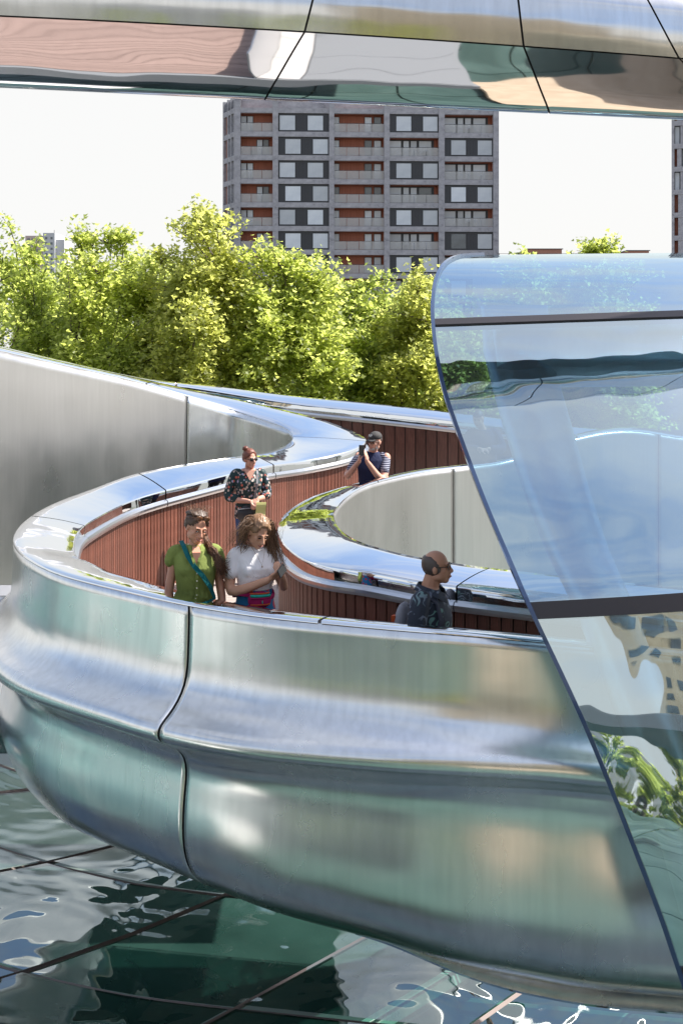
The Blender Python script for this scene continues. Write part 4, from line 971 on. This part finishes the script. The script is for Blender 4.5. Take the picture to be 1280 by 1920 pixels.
# --- woman in floral blouse
m = M['floral'] = mat('dark_floral_blouse', (.01, .04, .045), .75)
N, K, P = nodes(m); vo = N.new('ShaderNodeTexVoronoi'); vo.inputs['Scale'].default_value = 24; n2 = noise(m, 5, 2); cc = coords(m); K(cc, vo.inputs['Vector'])
r1 = ramp(m, vo.outputs['Distance'], [(.30, (1, 1, 1)), (.42, (0, 0, 0))], None); n3 = ramp(m, n2, [(.40, (0, 0, 0)), (.46, (1, 1, 1))], None); mu = N.new('ShaderNodeMath'); mu.operation = 'MULTIPLY'; K(r1, mu.inputs[0]); K(n3, mu.inputs[1])
r2 = N.new('ShaderNodeValToRGB'); r2.color_ramp.interpolation = 'CONSTANT'
for q, (a, c) in zip([r2.color_ramp.elements[0], r2.color_ramp.elements[1], r2.color_ramp.elements.new(.6), r2.color_ramp.elements.new(.8)], ((0, (.62, .5, .45)), (.4, (.55, .35, .36)), (.6, (.6, .14, .1)), (.75, (.45, .42, .62)))): q.position = a; q.color = (*c, 1)
K(vo.outputs['Color'], r2.inputs[0]); mx = N.new('ShaderNodeMix'); mx.data_type = 'RGBA'; mx.inputs[6].default_value = (.008, .035, .04, 1); K(mu.outputs[0], mx.inputs[0]); K(r2.outputs[0], mx.inputs[7]); K(mx.outputs[2], P.inputs['Base Color'])
p = person(466, 15.2, 838, 1.64, 12, 'woman in dark floral blouse and sunglasses with a bun, holding yellow leaflet'); pf_ = p
H = headM((.015, -.02, 1.50), 28, 4, 0, .98)
mb = MB(); head(mb, H); limb(mb, [(0, .02, 1.33), (.01, 0, 1.44)], [.055, .052]); torso(mb, [(.93, 0, 0, .15, .10), (1.06, 0, 0, .13, .095), (1.22, 0, -.01, .155, .105), (1.33, 0, .01, .155, .085), (1.385, 0, .015, .085, .065)])
limb(mb, [(-.18, .01, 1.32), (-.27, .0, 1.06), (-.03, -.215, 1.02)], [.055, .045, .028]); limb(mb, [(.18, .01, 1.32), (.245, -.02, 1.08), (.10, -.22, 1.045)], [.055, .045, .028])
hand(mb, (-.02, -.22, 1.02), (.9, -.3, -.1), (0, .3, -1), .5); hand(mb, (.09, -.225, 1.045), (-.5, -.5, -.5), (-.2, .4, -1), .6)
voxel(mb, 'body', SK2, p, .007)
mb = MB(); torso(mb, [(.80, 0, 0, .195, .14), (.93, 0, 0, .18, .13), (1.05, 0, 0, .165, .122), (1.16, 0, -.015, .175, .135), (1.24, 0, -.022, .182, .142), (1.31, 0, -.005, .186, .118), (1.35, 0, .015, .15, .088), (1.375, 0, .03, .10, .06)])
for s in (-1, 1): mb.ell((s*.08, -.09, 1.21), (.075, .06, .065))
limb(mb, [(-.13, .01, 1.33), (-.19, .008, 1.30), (-.275, .0, 1.075), (-.19, -.08, 1.045)], [.056, .066, .062, .052]); limb(mb, [(.13, .01, 1.33), (.19, .008, 1.30), (.25, -.015, 1.095), (.20, -.10, 1.07)], [.056, .066, .062, .05])
voxel(mb, 'blouse', M['floral'], p, .0085, 2)
e = MB(); e.add([V(-.075, -.108, 1.375), V(.075, -.108, 1.375), V(.0, -.158, 1.255), V(-.065, -.04, 1.39), V(.065, -.04, 1.39)], [(0, 2, 1), (0, 1, 4, 3)]); e.build('open_collar_skin', SK2, p)
hair_cap(H, lambda d: (d.z > .62-1.1*max(0, abs(d.x)-.30)) if d.y < -.12 else d.z > -.62, .012, m=HR, root=p)
e = MB(); e.ell((-.035, .055, .118), (.042, .042, .034), H, 14, 10, lambda d: 1+.12*math.sin(d.x*9)*math.sin(d.z*8)); e.build('hair_bun', HR, p, smooth=True)
face(p, H); SG = mat('dark_sunglasses', (.012, .012, .012), .12)
e = MB()
for s in (-1, 1): e.ell((s*.031, -.092, .004), (.030, .010, .019), H, 16, 8); e.tube([H @ V(s*.058, -.08, .008), H @ V(s*.08, .0, .004)], .004, 6)
e.tube([H @ V(-.01, -.1, .008), H @ V(.01, -.1, .008)], .004, 6); e.build('sunglasses', SG, p, smooth=True)
STR = mat('grey_bag_strap', (.22, .22, .24), .6)
strip([V(.12, .02, 1.385), V(.105, -.10, 1.33), V(.09, -.165, 1.22), V(.06, -.155, 1.05), V(.04, -.165, .93)], [V(0, -.3, 1), V(0, -1, .5), V(0, -1, 0), V(0, -1, 0), V(0, -1, 0)], .026, .006, 'shoulder_strap', STR, p)
Mf = Matrix.Translation(p.location) @ Matrix.Rotation(p.rotation_euler.z, 4, 'Z')
hb = empty('handbag', Mf @ V(-.02, -.19, .87), R(12), 'dark slouchy handbag hanging in front of the floral blouse', 'bag')
e = MB(); e.ell((0, 0, 0), (.155, .05, .10), None, 22, 14, lambda d: 1+.10*math.sin(d.x*7)*math.sin(d.z*5)); e.build('bag_body', mat('dark_grey_leather', (.03, .03, .036), .45), hb, smooth=True)
e = MB(); e.tube([V(-.13, -.03, .06), V(0, -.055, .075), V(.13, -.03, .06)], .006, 6); e.build('zip', STR, hb)
lf = empty('leaflet', Mf @ V(.10, -.29, .935), R(10), 'pale yellow paper leaflet held by the woman in floral blouse', 'paper')
e = MB(); e.loft([[V(-.058+.002*k, .006*math.sin(k), -.085+.028*k), V(.058+.002*k, .01+.006*math.sin(k), -.088+.028*k), V(.058+.002*k, .012+.006*math.sin(k), -.088+.028*k), V(-.058+.002*k, .008+.006*math.sin(k), -.085+.028*k)] for k in range(7)]); e.build('sheet', mat('yellow_paper', (.82, .80, .32), .7), lf)
legs(p, DENIM, .90)
# --- man photographing, in cap
p = person(697, 16.3, 806, 1.76, -14, 'man in grey cap and striped navy tee raising a phone to take a photo'); pc = p
H = headM((.055, -.04, 1.615), -30, 6, 0, 1.02)
mb = MB(); head(mb, H, True); limb(mb, [(0, .02, 1.44), (.035, -.02, 1.56)], [.066, .062]); torso(mb, [(.98, 0, 0, .17, .12), (1.12, 0, 0, .17, .13), (1.30, 0, -.01, .18, .125), (1.42, 0, .01, .18, .10), (1.48, 0, .015, .09, .07)])
limb(mb, [(-.20, .01, 1.41), (-.33, -.14, 1.18), (-.11, -.34, 1.38)], [.062, .050, .030]); limb(mb, [(.21, .01, 1.41), (.20, -.20, 1.16), (.02, -.35, 1.38)], [.062, .052, .031])
hand(mb, (-.105, -.345, 1.385), (.15, -.1, 1), (.9, .3, .1), .5, 1.05); hand(mb, (.015, -.355, 1.385), (-.15, -.1, 1), (-.9, .3, .1), .5, 1.05)
voxel(mb, 'body', SK2, p, .0075)
mb = MB(); torso(mb, [(.90, 0, 0, .20, .145), (1.0, 0, 0, .197, .15), (1.14, 0, -.005, .195, .155), (1.28, 0, -.018, .207, .152), (1.38, 0, -.005, .215, .125), (1.44, 0, .01, .16, .095), (1.485, 0, .018, .09, .075)]); voxel(mb, 'tee_shirt', NAVY, p, .009, 2)
m = M['stripe'] = mat('navy_white_striped_sleeve', (.03, .03, .08), .8); N, K, P = nodes(m); wv = N.new('ShaderNodeTexWave'); wv.bands_direction = 'Z'; wv.inputs['Scale'].default_value = 12; wv.inputs['Distortion'].default_value = .6; K(coords(m), wv.inputs['Vector']); ramp(m, wv.outputs['Color'], [(.60, (.02, .022, .06)), (.68, (.36, .37, .46))])
for s, el in ((-1, (-.285, -.085, 1.26)), (1, (.215, -.12, 1.26))):
    mb = MB(); limb(mb, [(s*.15, .01, 1.42), (s*.205, -.0, 1.39), el], [.058, .066, .064]); voxel(mb, 'striped_sleeve', M['stripe'], p, .009, 2)
hair_cap(H, lambda d: d.z > -.2 and d.y > .1, .006, m=HG, root=p)
m = M['cap'] = cloth('charcoal_cap', (.07, .067, .068), .1)
e = MB(); e.ell((0, .012, .055), (.083, .10, .072), H, 24, 14, lambda d: 1 if d.z > -.25 else .8); e.build('cap_crown', m, p, smooth=True)
e = MB(); e.loft([[H @ V(math.sin(a)*.072*k2, -.065-math.cos(a)*.085*k3, .050-.018*k3-abs(math.sin(a))*.012) for a in np.linspace(-1.5, 1.5, 15)] for k2, k3 in ((1, .05), (1, .5), (.95, 1), )], False, False); q = e.build('cap_brim', m, p, smooth=True); md = q.modifiers.new('s', 'SOLIDIFY'); md.thickness = .004
def text(s_, size, m, parent, Mx, name):
    cu = bpy.data.curves.new(name, 'FONT'); cu.body = s_; cu.size = size; cu.extrude = .0012; cu.align_x = 'CENTER'; cu.align_y = 'CENTER'; t = bpy.data.objects.new('t', cu); COL.objects.link(t)
    me = bpy.data.meshes.new_from_object(t.evaluated_get(bpy.context.evaluated_depsgraph_get())); bpy.data.objects.remove(t); me.transform(Mx); me.materials.clear(); return link(name, me, m, parent)
text('NY', .048, mat('white_embroidery', (.7, .7, .7), .7), p, H @ Matrix.Translation(V(0, -.088, .085)) @ Matrix.Rotation(R(60), 4, 'X'), 'cap_emblem')
face(p, H)
GLF = mat('thin_dark_spectacles', (.05, .04, .035), .3, .4)
def specs(root, H, w_=.026, h_=.016):
    e = MB()
    for s in (-1, 1):
        e.tube([H @ V(s*.031+math.cos(a)*w_, -.1+abs(s*.031+math.cos(a)*w_)*.25, .003+math.sin(a)*h_) for a in np.linspace(0, 2*math.pi, 17)], .0022, 5, False); e.tube([H @ V(s*.057, -.086, .008), H @ V(s*.08, .0, .006)], .0028, 5)
    e.tube([H @ V(-.006, -.099, .006), H @ V(.006, -.099, .006)], .002, 5); e.build('spectacles', GLF, root)
specs(p, H)
BRD = mat('short_white_beard', (.45, .42, .40), .9); e = MB(); e.ell((0, -.060, -.082), (.040, .040, .028), H, 18, 12, lambda d: 1 if d.z < .35 else .8); 
for s in (-1, 1): e.ell((s*.050, -.025, -.068), (.013, .030, .024), H)
e.build('beard', BRD, p, smooth=True)
Mc = Matrix.Translation(p.location) @ Matrix.Rotation(p.rotation_euler.z, 4, 'Z')
place_phone(Mc @ V(-.045, -.385, 1.535), (R(-4), 0, R(-16)), 'black phone held upright by the man in the cap', (.070, .010, .125))
legs(p, DARK, .97)
# --- balding man in profile
m = M['palm'] = mat('dark_palm_print_shirt', (.03, .04, .06), .75)
N, K, P = nodes(m); wv = N.new('ShaderNodeTexWave'); wv.wave_type = 'RINGS'; wv.inputs['Scale'].default_value = 3.0; wv.inputs['Distortion'].default_value = 22; wv.inputs['Detail'].default_value = 2; wv.inputs['Detail Scale'].default_value = 2.2; K(coords(m), wv.inputs['Vector'])
ra = ramp(m, wv.outputs['Color'], [(.66, (0, 0, 0)), (.8, (1, 1, 1))], None); nb = ramp(m, noise(m, 9, 2), [(.40, (0, 0, 0)), (.48, (1, 1, 1))], None); mu = N.new('ShaderNodeMath'); mu.operation = 'MULTIPLY'; K(ra, mu.inputs[0]); K(nb, mu.inputs[1])
nc = ramp(m, noise(m, 3, 1), [(.48, (.16, .19, .25)), (.54, (.15, .30, .27))], None); mx = N.new('ShaderNodeMix'); mx.data_type = 'RGBA'; mx.inputs[6].default_value = (.022, .03, .048, 1); K(mu.outputs[0], mx.inputs[0]); K(nc, mx.inputs[7]); K(mx.outputs[2], P.inputs['Base Color'])
p = person(806, 9.15, 1029, 1.76, 68, 'balding man in glasses and dark palm print shirt walking to the right'); pm = p
H = headM((.0, -.055, 1.635), 10, -2, 0, 1.03)
mb = MB(); head(mb, H, True, nose=.97); limb(mb, [(0, .02, 1.44), (0, -.025, 1.57)], [.068, .064]); torso(mb, [(.98, 0, 0, .17, .12), (1.12, 0, 0, .165, .13), (1.30, 0, -.01, .175, .125), (1.42, 0, .01, .175, .10), (1.49, 0, .01, .085, .07)])
for s in (-1, 1): limb(mb, [(s*.21, .02, 1.41), (s*.265, .05, 1.13), (s*.25, -.03, .88)], [.06, .046, .03]); hand(mb, (s*.25, -.035, .86), (0, -.1, -1), (-s, 0, 0), .4, 1.05)
voxel(mb, 'body', SK3, p, .0065)
mb = MB(); torso(mb, [(.82, 0, 0, .20, .15), (1.0, 0, 0, .198, .152), (1.14, 0, -.005, .195, .155), (1.28, 0, -.015, .207, .150), (1.39, 0, -.0, .212, .125), (1.445, 0, .012, .16, .095), (1.49, 0, .018, .086, .076)])
for s in (-1, 1): limb(mb, [(s*.15, .015, 1.42), (s*.21, .018, 1.39), (s*.268, .045, 1.16)], [.066, .08, .078])
for k in range(6): a = R(10+k*60); limb(mb, [(math.cos(a)*.15, math.sin(a)*.12, 1.34), (math.cos(a+.2)*.18, math.sin(a+.2)*.14, 1.1), (math.cos(a)*.19, math.sin(a)*.145, .86)], [.008, .012, .016])
voxel(mb, 'shirt', M['palm'], p, .008, 2)
for s in (-1, 1):
    e = MB(); e.loft([[V(s*.02, -.115, 1.455), V(s*.075, -.09, 1.475), V(s*.095, .0, 1.50), V(s*.06, .075, 1.515), V(0, .095, 1.52)], [V(s*.055, -.145, 1.395), V(s*.115, -.10, 1.43), V(s*.125, .0, 1.46), V(s*.08, .105, 1.475), V(0, .12, 1.48)]], False, False); q = e.build('collar', M['palm'], p); md = q.modifiers.new('s', 'SOLIDIFY'); md.thickness = .005
hair_cap(H, lambda d: (d.y > -.38+.95*max(0, d.z)-.3*max(0, -d.z) and -.8 < d.z < .62) , .007, m=HG, root=p, noise_=.002)
face(p, H); specs(p, H, .025, .014)
strip([V(-.135, .12, 1.37), V(-.14, .02, 1.475), V(-.15, -.10, 1.40), V(-.16, -.135, 1.28), V(-.19, -.09, 1.12)], [V(0, 1, .5), V(0, 0, 1), V(0, -1, .4), V(-.3, -1, 0), V(-1, -.5, 0)], .05, .012, 'backpack_strap', cloth('slate_webbing', (.05, .055, .08)), p)
Mm = Matrix.Translation(p.location) @ Matrix.Rotation(p.rotation_euler.z, 4, 'Z')
bp = empty('backpack', Mm @ V(0, .20, 1.15), p.rotation_euler.z, 'slim grey backpack with orange tab on the balding man', 'bag')
e = MB(); e.ell((0, 0, 0), (.13, .06, .21), None, 20, 14, lambda d: 1+.18*abs(d.x*d.z)); e.build('bag_body', cloth('pale_grey_nylon', (.3, .3, .33)), bp, smooth=True)
e = MB(); e.box(-.10, -.05, .03, .06, .09, .13); e.build('orange_tab', OR, bp)
legs(p, DARK, .97)
# --- figure seen through the glass
p = person(905, 18.6, 768, 1.75, -5, 'person in navy jacket leaning by the far wall, seen through the tinted glass')
H = headM((-.08, -.04, 1.615), -15, 15)
mb = MB(); head(mb, H, True); limb(mb, [(0, .02, 1.44), (-.05, -.01, 1.55)], [.06, .058]); torso(mb, [(.98, 0, 0, .17, .12), (1.12, 0, 0, .17, .13), (1.30, 0, -.01, .18, .125), (1.42, 0, .01, .18, .10)])
limb(mb, [(-.20, .01, 1.40), (-.29, -.12, 1.2), (-.06, -.29, 1.2)], [.055, .045, .03]); limb(mb, [(.21, .01, 1.40), (.29, -.12, 1.2), (.08, -.29, 1.2)], [.055, .045, .03])
hand(mb, (-.05, -.295, 1.2), (1, -.2, -.1), (0, .3, -1), .5); hand(mb, (.07, -.295, 1.2), (-1, -.2, -.1), (0, .3, -1), .5); voxel(mb, 'body', SK2, p, .010)
mb = MB(); torso(mb, [(.86, 0, 0, .22, .16), (1.14, 0, -.005, .22, .165), (1.28, 0, -.018, .23, .16), (1.38, 0, -.005, .235, .13), (1.46, 0, .01, .15, .095)])
limb(mb, [(-.15, .01, 1.41), (-.215, -.0, 1.38), (-.30, -.11, 1.2), (-.12, -.25, 1.2)], [.07, .082, .075, .055]); limb(mb, [(.15, .01, 1.41), (.215, -.0, 1.38), (.30, -.11, 1.2), (.14, -.25, 1.2)], [.07, .082, .075, .055]); voxel(mb, 'jacket', NAVY, p, .012, 2)
hair_cap(H, lambda d: d.z > .3 or (d.y > 0 and d.z > -.3), .01, m=HB, root=p); face(p, H); legs(p, DARK, .97)
